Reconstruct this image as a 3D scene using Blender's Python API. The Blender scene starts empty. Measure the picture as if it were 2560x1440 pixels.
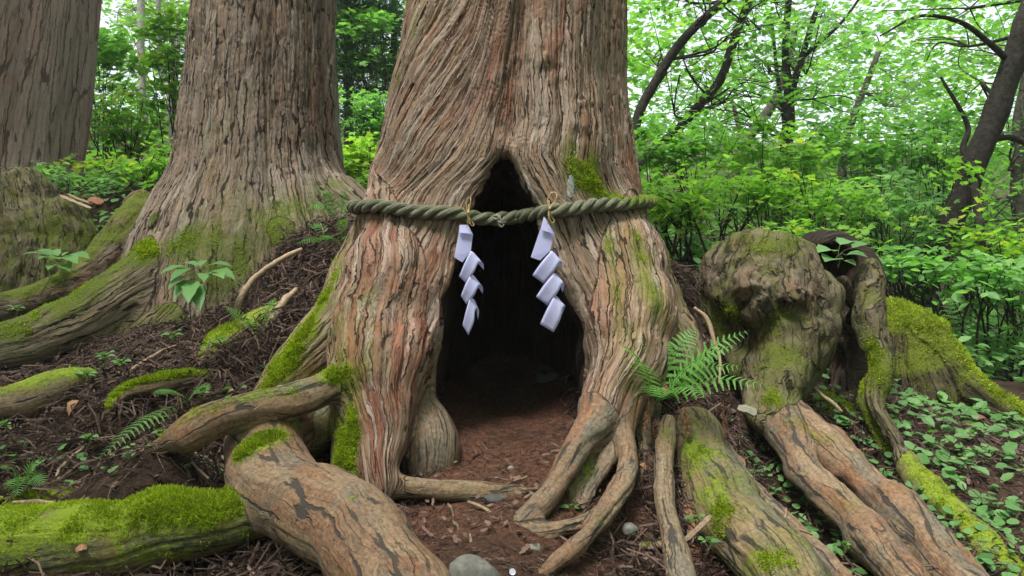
import bpy, math, random
import numpy as np
from mathutils import Vector, Matrix

# ------------------------------------------------------------------ camera, sky, sun, exposure
scene = bpy.context.scene
FPX, CAMZ = 1800.0, 0.75
cam_data = bpy.data.cameras.new('camera')
cam_data.lens = 36.0 * FPX / 2560.0
cam_data.sensor_width = 36.0
cam_data.clip_start = 0.05
cam_data.clip_end = 600.0
cam = bpy.data.objects.new('camera', cam_data)
scene.collection.objects.link(cam)
cam.location = (0, 0, CAMZ)
cam.rotation_euler = (math.radians(90), 0, 0)
scene.camera = cam

SUN_EL, SUN_AZ = math.radians(66), math.radians(215)     # azimuth clockwise from +Y (the view direction)
world = bpy.data.worlds.new('World')
scene.world = world
world.use_nodes = True
_n = world.node_tree.nodes
_l = world.node_tree.links
_bg = _n['Background']
_sky = _n.new('ShaderNodeTexSky')
_sky.sky_type = 'NISHITA'
_sky.sun_disc = False
_sky.sun_elevation = SUN_EL
_sky.sun_rotation = SUN_AZ
_sky.air_density = 1.0
_sky.dust_density = 4.0
_hs = _n.new('ShaderNodeHueSaturation')
_hs.inputs['Saturation'].default_value = 0.35            # thin overcast: whitish sky
_l.new(_sky.outputs[0], _hs.inputs['Color'])
_l.new(_hs.outputs[0], _bg.inputs['Color'])
_bg.inputs['Strength'].default_value = 0.15
sun_data = bpy.data.lights.new('sun', 'SUN')
sun_data.energy = 1.5
sun_data.angle = math.radians(14)
sun_data.color = (1.0, 0.96, 0.9)
sun = bpy.data.objects.new('sun', sun_data)
scene.collection.objects.link(sun)
_d = Vector((math.sin(SUN_AZ) * math.cos(SUN_EL), math.cos(SUN_AZ) * math.cos(SUN_EL), math.sin(SUN_EL)))
sun.rotation_euler = (-_d).to_track_quat('-Z', 'Y').to_euler()
scene.view_settings.view_transform = 'Standard'
scene.view_settings.look = 'None'
scene.view_settings.gamma = 1.0
scene.view_settings.use_curve_mapping = False
scene.view_settings.exposure = 1.42
scene.cycles.max_bounces = 6
scene.cycles.diffuse_bounces = 4
scene.cycles.glossy_bounces = 2
scene.cycles.transparent_max_bounces = 8

# ------------------------------------------------------------------ small helpers
rng = np.random.default_rng(11)
random.seed(5)
COL = scene.collection


def P(u, v, Y):
    """A point of the place from a bearing of the survey (2560 x 1440 units) and its distance Y."""
    return np.array([(u - 1280.0) / FPX * Y, Y, CAMZ - (v - 720.0) / FPX * Y])


def tag(o, label=None, cat=None, group=None, kind=None):
    if label: o['label'] = label
    if cat: o['category'] = cat
    if group: o['group'] = group
    if kind: o['kind'] = kind
    return o


def empty(name, loc, label, cat, group=None):
    o = bpy.data.objects.new(name, None)
    o.empty_display_size = 0.1
    COL.objects.link(o)
    o.location = [float(c) for c in loc]
    return tag(o, label, cat, group)


def link(name, mesh, mat, parent=None):
    o = bpy.data.objects.new(name, mesh)
    COL.objects.link(o)
    if mat is not None and len(mesh.materials) == 0:
        mesh.materials.append(mat)
    if parent is not None:
        o.parent = parent
        o.location = -parent.matrix_world.translation if parent.parent is None else (0, 0, 0)
        if parent.parent is None:
            o.location = [-c for c in parent.location]
    return o


def np_mesh(name, V, loops, sizes, smooth=True, attrs=None, normals=None):
    m = bpy.data.meshes.new(name)
    V = np.ascontiguousarray(V, dtype=np.float32)
    loops = np.ascontiguousarray(loops, dtype=np.int32)
    sizes = np.ascontiguousarray(sizes, dtype=np.int32)
    m.vertices.add(len(V))
    m.vertices.foreach_set('co', V.ravel())
    m.loops.add(len(loops))
    m.loops.foreach_set('vertex_index', loops)
    m.polygons.add(len(sizes))
    starts = np.concatenate([[0], np.cumsum(sizes)[:-1]]).astype(np.int32)
    m.polygons.foreach_set('loop_start', starts)
    m.polygons.foreach_set('use_smooth', np.full(len(sizes), smooth, dtype=bool))
    m.update(calc_edges=True)
    for k, a in (attrs or {}).items():
        a = np.ascontiguousarray(a, dtype=np.float32)
        if a.ndim == 1:
            at = m.attributes.new(k, 'FLOAT', 'POINT')
            at.data.foreach_set('value', a)
        else:
            at = m.attributes.new(k, 'FLOAT_VECTOR', 'POINT')
            at.data.foreach_set('vector', a.ravel())
    if normals is not None:
        m.normals_split_custom_set_from_vertices(np.ascontiguousarray(normals, dtype=np.float32))
    return m


def _hash(ix, iy, iz, seed):
    h = (ix.astype(np.uint32) * np.uint32(374761393) + iy.astype(np.uint32) * np.uint32(668265263)
         + iz.astype(np.uint32) * np.uint32(2147483647 - 40503) + np.uint32((seed * 974634541 + 77) % 4294967296))
    h = (h ^ (h >> np.uint32(13))) * np.uint32(1274126177)
    h = (h ^ (h >> np.uint32(16))) * np.uint32(2246822519)
    h = h ^ (h >> np.uint32(15))
    return (h & np.uint32(0xffffff)).astype(np.float32) / np.float32(0xffffff)


def vnoise(p, seed=0):
    p = np.asarray(p, dtype=np.float32)
    i = np.floor(p).astype(np.int64)
    f = p - i
    f = f * f * (3 - 2 * f)
    r = 0
    for dx in (0, 1):
        wx = f[..., 0] if dx else 1 - f[..., 0]
        for dy in (0, 1):
            wy = f[..., 1] if dy else 1 - f[..., 1]
            for dz in (0, 1):
                wz = f[..., 2] if dz else 1 - f[..., 2]
                r = r + wx * wy * wz * _hash(i[..., 0] + dx, i[..., 1] + dy, i[..., 2] + dz, seed)
    return r * 2 - 1


def fbm(p, oct=3, seed=0):
    r, a, p = 0, 1.0, np.asarray(p, dtype=np.float32)
    t = 0
    for o in range(oct):
        r = r + a * vnoise(p, seed + o)
        t += a
        p = p * 2.03
        a *= 0.5
    return r / t


def worley(q, seed=0):
    """2D cells: returns edge distance proxy F2-F1 and the cell's random value."""
    q = np.asarray(q, dtype=np.float32)
    i = np.floor(q).astype(np.int64)
    z0 = np.zeros(len(q), dtype=np.int64)
    f1 = np.full(len(q), 9.0, np.float32)
    f2 = np.full(len(q), 9.0, np.float32)
    cid = np.zeros(len(q), np.float32)
    for dx in (-1, 0, 1):
        for dy in (-1, 0, 1):
            cx, cy = i[:, 0] + dx, i[:, 1] + dy
            px = cx + 0.1 + 0.8 * _hash(cx, cy, z0, seed)
            py = cy + 0.1 + 0.8 * _hash(cx, cy, z0 + 3, seed)
            d = np.sqrt((q[:, 0] - px) ** 2 + (q[:, 1] - py) ** 2)
            r = _hash(cx, cy, z0 + 7, seed)
            nearer = d < f1
            f2 = np.where(nearer, f1, np.minimum(f2, d))
            cid = np.where(nearer, r, cid)
            f1 = np.where(nearer, d, f1)
    return f2 - f1, cid


def smoothstep(a, b, x):
    t = np.clip((x - a) / (b - a), 0, 1)
    return t * t * (3 - 2 * t)


def catmull(pts, n=4):
    pts = np.asarray(pts, dtype=float)
    if len(pts) < 3:
        t = np.linspace(0, 1, n + 1)[:, None]
        return pts[0] * (1 - t) + pts[-1] * t
    ext = np.vstack([2 * pts[0] - pts[1], pts, 2 * pts[-1] - pts[-2]])
    out = []
    for k in range(1, len(ext) - 2):
        p0, p1, p2, p3 = ext[k - 1:k + 3]
        for t in np.arange(n) / n:
            out.append(0.5 * (2 * p1 + (p2 - p0) * t + (2 * p0 - 5 * p1 + 4 * p2 - p3) * t * t
                              + (3 * p1 - p0 - 3 * p2 + p3) * t ** 3))
    out.append(pts[-1])
    return np.array(out)


# ------------------------------------------------------------------ node helpers and materials
class NT:
    def __init__(self, name):
        self.mat = bpy.data.materials.new(name)
        self.mat.use_nodes = True
        self.t = self.mat.node_tree
        self.b = self.t.nodes['Principled BSDF']
        self.out = self.t.nodes['Material Output']

    def n(self, typ, **kw):
        nd = self.t.nodes.new(typ)
        for k, v in kw.items():
            setattr(nd, k, v)
        return nd

    def put(self, sock, v):
        if isinstance(v, bpy.types.NodeSocket):
            self.t.links.new(v, sock)
        else:
            if hasattr(sock, 'default_value'):
                dv = sock.default_value
                if hasattr(dv, '__len__') and not hasattr(v, '__len__'):
                    v = (v,) * len(dv)
                if hasattr(dv, '__len__') and len(dv) == 4 and len(v) == 3:
                    v = (*v, 1)
                sock.default_value = v

    def attr(self, name):
        return self.n('ShaderNodeAttribute', attribute_name=name)

    def math(self, op, a, b=0.0, clamp=False):
        nd = self.n('ShaderNodeMath', operation=op, use_clamp=clamp)
        self.put(nd.inputs[0], a)
        self.put(nd.inputs[1], b)
        return nd.outputs[0]

    def vmul(self, v, s):
        nd = self.n('ShaderNodeVectorMath', operation='MULTIPLY')
        self.put(nd.inputs[0], v)
        self.put(nd.inputs[1], s)
        return nd.outputs[0]

    def vadd(self, v, s):
        nd = self.n('ShaderNodeVectorMath', operation='ADD')
        self.put(nd.inputs[0], v)
        self.put(nd.inputs[1], s)
        return nd.outputs[0]

    def noise(self, vec, scale=1.0, detail=3.0, rough=0.55, col=False, dim='3D'):
        nd = self.n('ShaderNodeTexNoise', noise_dimensions=dim)
        self.put(nd.inputs['Vector'], vec)
        nd.inputs['Scale'].default_value = scale
        nd.inputs['Detail'].default_value = detail
        nd.inputs['Roughness'].default_value = rough
        return nd.outputs['Color'] if col else nd.outputs['Fac']

    def voro(self, vec, scale=1.0, feature='DISTANCE_TO_EDGE', rand=1.0, dim='3D'):
        nd = self.n('ShaderNodeTexVoronoi', feature=feature, voronoi_dimensions=dim)
        self.put(nd.inputs['Vector'], vec)
        nd.inputs['Scale'].default_value = scale
        nd.inputs['Randomness'].default_value = rand
        return nd

    def ramp(self, fac, stops, interp='LINEAR'):
        nd = self.n('ShaderNodeValToRGB')
        nd.color_ramp.interpolation = interp
        els = nd.color_ramp.elements
        while len(els) < len(stops):
            els.new(0.5)
        for e, (p, c) in zip(els, stops):
            e.position = p
            e.color = (*c, 1) if hasattr(c, '__len__') else (c, c, c, 1)
        self.put(nd.inputs[0], fac)
        return nd.outputs[0]

    def mix(self, fac, a, b, mode='MIX'):
        nd = self.n('ShaderNodeMix', data_type='RGBA', blend_type=mode)
        self.put(nd.inputs[0], fac)
        self.put(nd.inputs[6], a)
        self.put(nd.inputs[7], b)
        return nd.outputs[2]

    def step(self, x, a, b):
        nd = self.n('ShaderNodeMapRange', interpolation_type='SMOOTHSTEP')
        self.put(nd.inputs[0], x)
        nd.inputs[1].default_value = a
        nd.inputs[2].default_value = b
        return nd.outputs[0]

    def bump(self, h, dist, strength=1.0, normal=None):
        nd = self.n('ShaderNodeBump')
        nd.inputs['Strength'].default_value = strength
        nd.inputs['Distance'].default_value = dist
        self.put(nd.inputs['Height'], h)
        if normal is not None:
            self.put(nd.inputs['Normal'], normal)
        return nd.outputs[0]

    def finish(self, col, rough=0.9, normal=None, spec=0.2):
        self.put(self.b.inputs['Base Color'], col)
        self.put(self.b.inputs['Roughness'], rough)
        self.b.inputs['Specular IOR Level'].default_value = spec
        if normal is not None:
            self.put(self.b.inputs['Normal'], normal)
        return self.mat


def bark_mat(name, grey, red, tan, dark, lines=(15.0, 0.8), crackw=0.035, bump=0.010, plates=(20.0, 2.2), moss_a=(0.035, 0.06, 0.006),
             moss_b=(0.15, 0.215, 0.014), patch=0.0, spec=0.2, pale=None):
    """Bark or root wood laid out along the grain attribute (around, along), with moss where the moss attribute says."""
    t = NT(name)
    g = t.attr('grain').outputs['Vector']
    pos = t.n('ShaderNodeTexCoord').outputs['Object']
    moss = t.attr('moss').outputs['Fac']
    tone = t.attr('tone').outputs['Fac']
    warp = t.noise(t.vmul(g, (16, 9, 1)), 1.0, 3.0, 0.7, col=True, dim='2D')
    gw = t.vadd(g, t.vmul(t.vadd(warp, (-0.5, -0.5, -0.5)), (0.035, 0.10, 0.0)))
    la = t.noise(t.vmul(gw, (lines[0], lines[1], 1)), 1.0, 2.0, 0.55, dim='2D')
    lb = t.noise(t.vmul(gw, (lines[0] * 2.7, lines[1] * 3.2, 1)), 1.0, 2.0, 0.55, dim='2D')
    fib = t.noise(t.vmul(gw, (150, 11, 1)), 1.0, 3.0, 0.75, dim='2D')
    big = t.noise(t.vmul(g, (4, 1.3, 1)), 1.0, 3.0, 0.6, dim='2D')
    vo = t.voro(t.vmul(gw, (plates[0], plates[1], 1)), feature='F1', dim='2D')
    cs = t.n('ShaderNodeSeparateColor')
    t.put(cs.inputs[0], vo.outputs['Color'])
    ra = t.math('ABSOLUTE', t.math('SUBTRACT', la, 0.5))
    rb = t.math('ABSOLUTE', t.math('SUBTRACT', lb, 0.5))
    ca = t.step(ra, 0.0, crackw)
    cb = t.step(rb, 0.0, crackw * 1.3)
    fade = t.step(big, 0.35, 0.6)
    mn = t.noise(pos, 70, 2.0, 0.7)
    mn2 = t.noise(pos, 7, 3.0, 0.65)
    base = t.mix(t.step(t.math('ADD', t.math('MULTIPLY', big, 0.7), t.math('MULTIPLY', cs.outputs[0], 0.3)), 0.35, 0.65), grey, tan)
    redm = t.math('ADD', t.math('MULTIPLY', tone, 0.8), t.math('MULTIPLY', t.math('SUBTRACT', cs.outputs[1], 0.75), 0.7))
    redm = t.math('ADD', redm, t.math('MULTIPLY', t.math('SUBTRACT', mn2, 0.5), 1.2))
    redm = t.math('ADD', redm, t.math('MULTIPLY', t.math('SUBTRACT', fib, 0.5), 0.9))
    base = t.mix(t.step(redm, -0.05, 0.75), base, red)
    if pale:
        base = t.mix(t.math('MULTIPLY', t.step(t.math('ADD', cs.outputs[2], t.math('MULTIPLY', fib, 0.6)), 0.85, 1.4), 0.65), base, pale)
    if patch > 0:                                      # scaly orange patches where the skin has worn off
        pn = t.noise(t.vmul(g, (10, 6.5, 1)), 1.0, 6.0, 0.8, dim='2D')
        base = t.mix(t.math('MULTIPLY', t.step(pn, 0.52, 0.58), patch), base, t.mix(fib, red, tan))
        base = t.mix(t.math('MULTIPLY', t.step(pn, 0.44, 0.34), patch * 0.75), base, t.mix(mn2, (0.085, 0.08, 0.07), (0.15, 0.145, 0.125)))
        base = t.mix(1.0, base, t.ramp(mn, [(0.3, 0.7), (0.7, 1.25)]), 'MULTIPLY')
    base = t.mix(1.0, base, t.ramp(t.math('ADD', t.math('MULTIPLY', fib, 0.75), t.math('MULTIPLY', mn, 0.25)), [(0.25, 0.55), (0.5, 0.97), (0.78, 1.32)]), 'MULTIPLY')
    ve = t.voro(t.vmul(gw, (plates[0], plates[1], 1)), dim='2D').outputs['Distance']
    ce = t.step(t.math('ADD', ve, t.math('MULTIPLY', t.math('SUBTRACT', lb, 0.45), 0.55)), 0.0, 0.055)
    cr = t.math('MULTIPLY', t.mix(fade, 1.0, ca), t.math('ADD', t.math('MULTIPLY', cb, 0.45), 0.55))
    cr = t.math('MULTIPLY', cr, ce)
    base = t.mix(cr, dark, base)
    alg = t.math('MULTIPLY', t.step(t.math('ADD', moss, t.math('MULTIPLY', t.math('SUBTRACT', mn2, 0.5), 0.9)), 0.02, 0.5), 0.55)
    base = t.mix(alg, base, t.mix(1.0, base, (0.62, 0.80, 0.34), 'MULTIPLY'))
    mm = t.math('ADD', moss, t.math('MULTIPLY', t.math('SUBTRACT', mn2, 0.5), 1.3))
    mm = t.math('ADD', mm, t.math('MULTIPLY', t.math('SUBTRACT', mn, 0.5), 1.3))
    mm = t.math('ADD', mm, t.math('MULTIPLY', t.math('SUBTRACT', fib, 0.5), 0.5))
    mm = t.math('ADD', mm, t.math('MULTIPLY', t.math('SUBTRACT', cs.outputs[2], 0.5), 0.25))
    mf = t.math('MULTIPLY', t.step(mm, 0.36, 0.85), t.step(moss, 0.05, 0.2))
    mossc = t.mix(t.step(t.math('ADD', t.math('MULTIPLY', mn, 0.7), t.math('ADD', t.math('MULTIPLY', mn2, 0.6), t.math('MULTIPLY', moss, 0.45))), 0.5, 1.2), moss_a, moss_b)
    mossc = t.mix(t.math('MULTIPLY', t.step(mn2, 0.60, 0.74), 0.6), mossc, (0.085, 0.075, 0.02))
    col = t.mix(mf, base, mossc)
    h = t.math('ADD', t.math('MULTIPLY', cr, 0.7), t.math('MULTIPLY', fib, 0.35))
    h = t.math('ADD', h, t.math('MULTIPLY', cs.outputs[0], 0.5))
    h = t.math('ADD', t.math('MULTIPLY', h, t.math('SUBTRACT', 1.0, t.math('MULTIPLY', mf, 0.7))), t.math('MULTIPLY', mn, t.math('ADD', t.math('MULTIPLY', mf, 1.3), 0.15)))
    return t.finish(col, 0.88, t.bump(h, bump), spec)


def leaf_mat(name, c0, c1, trans=0.45, rough=0.5, c2=None):
    t = NT(name)
    tone = t.attr('tone').outputs['Fac']
    stops = [(0.0, c0), (0.8, c1)]
    if c2: stops.append((1.0, c2))
    col = t.ramp(tone, stops)
    t.finish(col, rough, None, 0.3)
    tr = t.n('ShaderNodeBsdfTranslucent')
    t.put(tr.inputs['Color'], t.mix(1.0, col, (1.15, 1.25, 0.65), 'MULTIPLY'))
    mx = t.n('ShaderNodeMixShader')
    mx.inputs[0].default_value = trans
    t.t.links.new(t.b.outputs[0], mx.inputs[1])
    t.t.links.new(tr.outputs[0], mx.inputs[2])
    t.t.links.new(mx.outputs[0], t.out.inputs['Surface'])
    return t.mat


def plain_mat(name, c, rough=0.8, var=0.3, scale=40, bump=0.002, spec=0.2, c2=None):
    t = NT(name)
    pos = t.n('ShaderNodeTexCoord').outputs['Object']
    nz = t.noise(pos, scale, 4.0, 0.65)
    hi = c2 if c2 else tuple(x * (1 + var) for x in c)
    lo = tuple(x * (1 - var) for x in c)
    return t.finish(t.ramp(nz, [(0.3, lo), (0.7, hi)]), rough, t.bump(nz, bump), spec)


def stick_mat(name, c0, c1, rough=0.85):
    t = NT(name)
    tone = t.attr('tone').outputs['Fac']
    pos = t.n('ShaderNodeTexCoord').outputs['Object']
    nz = t.noise(pos, 90, 3.0, 0.6)
    col = t.mix(1.0, t.ramp(tone, [(0.0, c0), (1.0, c1)]), t.ramp(nz, [(0.3, 0.6), (0.7, 1.25)]), 'MULTIPLY')
    return t.finish(col, rough, t.bump(nz, 0.002), 0.2)


M = {}
M['bark_giant'] = bark_mat('bark_giant', (0.24, 0.178, 0.133), (0.245, 0.108, 0.07), (0.33, 0.225, 0.153), (0.045, 0.028, 0.02),
                           lines=(19, 0.7), plates=(36, 3.0), crackw=0.022, bump=0.009, moss_b=(0.15, 0.20, 0.014), pale=(0.45, 0.375, 0.325))
M['bark_grey'] = bark_mat('bark_grey', (0.18, 0.138, 0.107), (0.215, 0.118, 0.082), (0.245, 0.182, 0.135), (0.028, 0.02, 0.016),
                          lines=(12, 0.4), plates=(22, 3.2), crackw=0.026, bump=0.013, moss_a=(0.022, 0.036, 0.006), moss_b=(0.10, 0.135, 0.014), pale=(0.29, 0.255, 0.22))
M['bark_far'] = bark_mat('bark_far', (0.265, 0.2, 0.17), (0.27, 0.14, 0.112), (0.32, 0.23, 0.195), (0.09, 0.062, 0.052),
                         lines=(8, 0.3), plates=(10, 1.2), crackw=0.03, bump=0.012)
M['root_wood'] = bark_mat('root_wood', (0.165, 0.142, 0.105), (0.215, 0.108, 0.058), (0.255, 0.18, 0.112), (0.055, 0.045, 0.038),
                          lines=(11, 0.9), plates=(15, 2.4), crackw=0.012, bump=0.006, patch=0.65, spec=0.3, moss_a=(0.045, 0.07, 0.008), moss_b=(0.19, 0.255, 0.016))
M['stump_wood'] = bark_mat('stump_wood', (0.125, 0.10, 0.072), (0.155, 0.085, 0.058), (0.195, 0.155, 0.112), (0.028, 0.022, 0.017),
                           lines=(10, 1.8), plates=(18, 6), bump=0.014, moss_a=(0.024, 0.036, 0.007), moss_b=(0.115, 0.145, 0.018))
M['stump_dark'] = bark_mat('stump_dark', (0.075, 0.056, 0.039), (0.09, 0.05, 0.033), (0.105, 0.08, 0.056), (0.018, 0.014, 0.011),
                           lines=(12, 0.9), plates=(18, 3), bump=0.014, moss_a=(0.022, 0.032, 0.006), moss_b=(0.12, 0.15, 0.015))
M['hollow'] = bark_mat('rotten_wood_shade_dark', (0.02, 0.014, 0.010), (0.026, 0.015, 0.010), (0.032, 0.022, 0.015), (0.01, 0.008, 0.006),  # dark rotten wood, coloured near black to paint in the hollows' shade
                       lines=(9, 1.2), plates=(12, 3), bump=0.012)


# ------------------------------------------------------------------ signed-distance modelling
class Chain:
    def __init__(self, pts, part='root', mat='root_wood', k=0.05, moss=0.0, up=0.0, tone=0.2, relief=0.006, grain='own', stage=1, n=4, sub=None):
        a = []
        for (u, v, Y, hw) in pts:
            a.append([*P(u, v, Y), hw / FPX * Y])
        self.q = catmull(a, n)
        self.part, self.mat, self.k, self.moss, self.up, self.tone = part, mat, k, moss, up, tone
        self.relief, self.grain, self.stage, self.sub = relief, grain, stage, sub
        self.seed = rng.random() * 50
        c, r = self.q[:, :3], np.maximum(self.q[:, 3], 0.004)
        if part == 'root':
            r = r * (1 + .16 * fbm(c * 6 + self.seed, 2, 17))
            c = c + (r * .35)[:, None] * np.stack([fbm(c * 4 + self.seed + 9 * k, 2, 18) for k in range(3)], -1)
        self.c, self.r = c, r
        d = np.diff(c, axis=0)
        self.len = np.concatenate([[0], np.cumsum(np.linalg.norm(d, axis=1))])

    def eval(self, p):
        """Distance to the chain, and smooth coordinates round it and along it."""
        p = p.astype(np.float32)
        n = len(p)
        best = np.full(n, 1e3, np.float32)
        T = np.diff(self.c, axis=0)
        T = T / (np.linalg.norm(T, axis=1, keepdims=True) + 1e-9)
        up = np.array([0.15, -0.3, 1.0]) if abs(T[0][2]) < 0.75 else np.array([0.1, -1.0, 0.2])
        sw = np.full(n, 1e-12, np.float32)
        sl = np.zeros(n, np.float32)
        sc, st, su = (np.zeros((n, 3), np.float32) for _ in range(3))
        rm = float(self.r.mean())
        for k in range(len(self.c) - 1):
            a, b = self.c[k].astype(np.float32), self.c[k + 1].astype(np.float32)
            ba = b - a
            pa = p - a
            h = np.clip((pa @ ba) / float(ba @ ba + 1e-9), 0, 1)
            w = pa - h[:, None] * ba
            d = np.sqrt((w * w).sum(-1)) - (self.r[k] + np.float32(self.r[k + 1] - self.r[k]) * h)
            best = np.minimum(best, d)
            ax = T[k]
            up = up - ax * (up @ ax)
            up = up / np.linalg.norm(up)
            mid = (a + b) * .5
            pm = p - mid
            sg = max(.75 * (self.len[k + 1] - self.len[k]), .55 * self.r[k])
            g = np.exp(-np.minimum((pm * pm).sum(-1) / (2 * sg * sg), 60)).astype(np.float32)
            t = pm @ ax.astype(np.float32)
            sw += g
            sl += g * (np.float32((self.len[k] + self.len[k + 1]) * .5) + t)
            sc += g[:, None] * (mid + t[:, None] * ax.astype(np.float32))
            st += g[:, None] * ax.astype(np.float32)
            su += g[:, None] * up.astype(np.float32)
        c = sc / sw[:, None]
        st /= np.linalg.norm(st, axis=1, keepdims=True) + 1e-9
        su -= st * (su * st).sum(1, keepdims=True)
        su /= np.linalg.norm(su, axis=1, keepdims=True) + 1e-9
        w = p - c
        S = np.arctan2((w * np.cross(st, su)).sum(1), (w * su).sum(1)) * rm
        return best, S, sl / sw


def smin(a, b, k):
    h = np.clip(0.5 + 0.5 * (b - a) / k, 0, 1)
    return b + (a - b) * h - k * h * (1 - h)


def surface_nets(D, org, h):
    s = D < 0
    c = np.zeros(tuple(n - 1 for n in D.shape), np.int8)
    cor = [(i, j, k) for i in (0, 1) for j in (0, 1) for k in (0, 1)]
    nx, ny, nz = D.shape
    for i, j, k in cor:
        c += s[i:nx - 1 + i, j:ny - 1 + j, k:nz - 1 + k]
    idx = np.argwhere((c > 0) & (c < 8))
    vals = {co: D[idx[:, 0] + co[0], idx[:, 1] + co[1], idx[:, 2] + co[2]] for co in cor}
    acc = np.zeros((len(idx), 3), np.float32)
    cnt = np.zeros(len(idx), np.float32)
    for a in cor:
        for ax in range(3):
            if a[ax] == 0:
                b = list(a)
                b[ax] = 1
                b = tuple(b)
                va, vb = vals[a], vals[b]
                m = (va < 0) != (vb < 0)
                t = np.where(m, va / np.where(m, va - vb, 1), 0)
                pt = np.tile(np.array(a, np.float32), (len(idx), 1))
                pt[:, ax] += t
                acc += pt * m[:, None]
                cnt += m
    V = (idx + acc / cnt[:, None]) * h + org
    vid = np.full(c.shape, -1, np.int32)
    vid[idx[:, 0], idx[:, 1], idx[:, 2]] = np.arange(len(idx))
    F = []
    for ax in range(3):
        o1, o2 = (ax + 1) % 3, (ax + 2) % 3
        sl0 = [slice(None)] * 3
        sl1 = [slice(None)] * 3
        sl0[ax] = slice(0, D.shape[ax] - 1)
        sl1[ax] = slice(1, D.shape[ax])
        e = s[tuple(sl0)] != s[tuple(sl1)]
        ids = np.argwhere(e)
        ok = (ids[:, o1] > 0) & (ids[:, o2] > 0) & (ids[:, o1] < D.shape[o1] - 1) & (ids[:, o2] < D.shape[o2] - 1)
        ids = ids[ok]
        flip = s[ids[:, 0], ids[:, 1], ids[:, 2]]
        q = []
        for (d1, d2) in ((-1, -1), (0, -1), (0, 0), (-1, 0)):
            t = ids.copy()
            t[:, o1] += d1
            t[:, o2] += d2
            q.append(vid[t[:, 0], t[:, 1], t[:, 2]])
        q = np.stack(q, 1)
        q = np.where(flip[:, None], q, q[:, ::-1])
        F.append(q)
    F = np.concatenate(F)
    F = F[(F >= 0).all(1)]
    return V.astype(np.float32), F


def cc_subdivide(V, F):
    """One Catmull-Clark step on a quad mesh; open borders stay where they are."""
    n, m = len(V), len(F)
    fp = V[F].mean(1)
    a = F.ravel()
    b = np.roll(F, -1, 1).ravel()
    key = np.minimum(a, b).astype(np.int64) * n + np.maximum(a, b)
    uk, inv, cnt = np.unique(key, return_inverse=True, return_counts=True)
    e0, e1 = uk // n, uk % n
    mid = (V[e0] + V[e1]) * .5
    fsum = np.zeros((len(uk), 3), np.float32)
    fr = np.repeat(fp, 4, 0)
    for x in range(3):
        fsum[:, x] = np.bincount(inv, fr[:, x], len(uk))
    inner = cnt == 2
    ep = np.where(inner[:, None], (mid * 2 + fsum) * .25, mid)
    val = np.bincount(a, minlength=n).astype(np.float32)
    fa = np.zeros((n, 3), np.float32)
    ea = np.zeros((n, 3), np.float32)
    for x in range(3):
        fa[:, x] = np.bincount(a, fr[:, x], n)
        ea[:, x] = np.bincount(e0, mid[:, x], n) + np.bincount(e1, mid[:, x], n)
    ec = np.bincount(e0, minlength=n) + np.bincount(e1, minlength=n)
    border = np.zeros(n, bool)
    border[e0[~inner]] = True
    border[e1[~inner]] = True
    v_ = np.maximum(val, 1)[:, None]
    nv = (fa / v_ + 2 * ea / np.maximum(ec, 1)[:, None] + (v_ - 3) * V) / v_
    nv = np.where((border | (val < 3))[:, None], V, nv)
    NV = np.concatenate([nv, ep, fp]).astype(np.float32)
    ei = inv.reshape(m, 4) + n
    fi = np.arange(m) + n + len(uk)
    out = np.stack([np.stack([F[:, k], ei[:, k], fi, ei[:, k - 1]], 1) for k in range(4)], 1).reshape(-1, 4)
    return NV, out.astype(np.int32)


def refine(V, F, level, fine):
    """Subdivide only the quads that fine() picks; the others keep their size."""
    if not level: return V, F
    f = fine(V[F].mean(1)) if fine is not None else np.ones(len(F), bool)
    A, B = F[f], F[~f]
    used = np.unique(A)
    re = np.full(len(V), -1, np.int64)
    re[used] = np.arange(len(used))
    VA, A = V[used], re[A].astype(np.int32)
    for _ in range(level):
        VA, A = cc_subdivide(VA, A)
    if not len(B): return VA, A
    ub = np.unique(B)
    re[ub] = np.arange(len(ub))
    return np.concatenate([VA, V[ub]]), np.concatenate([A, re[B].astype(np.int32) + len(VA)])


def vert_normals(V, F):
    a = V[F[:, 2]] - V[F[:, 0]]
    b = V[F[:, 3]] - V[F[:, 1]]
    fn = np.cross(a, b)
    N = np.zeros_like(V)
    for c in range(4):
        for x in range(3):
            N[:, x] += np.bincount(F[:, c], fn[:, x], len(V)).astype(np.float32)
    return N / (np.linalg.norm(N, axis=1, keepdims=True) + 1e-9)


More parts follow.
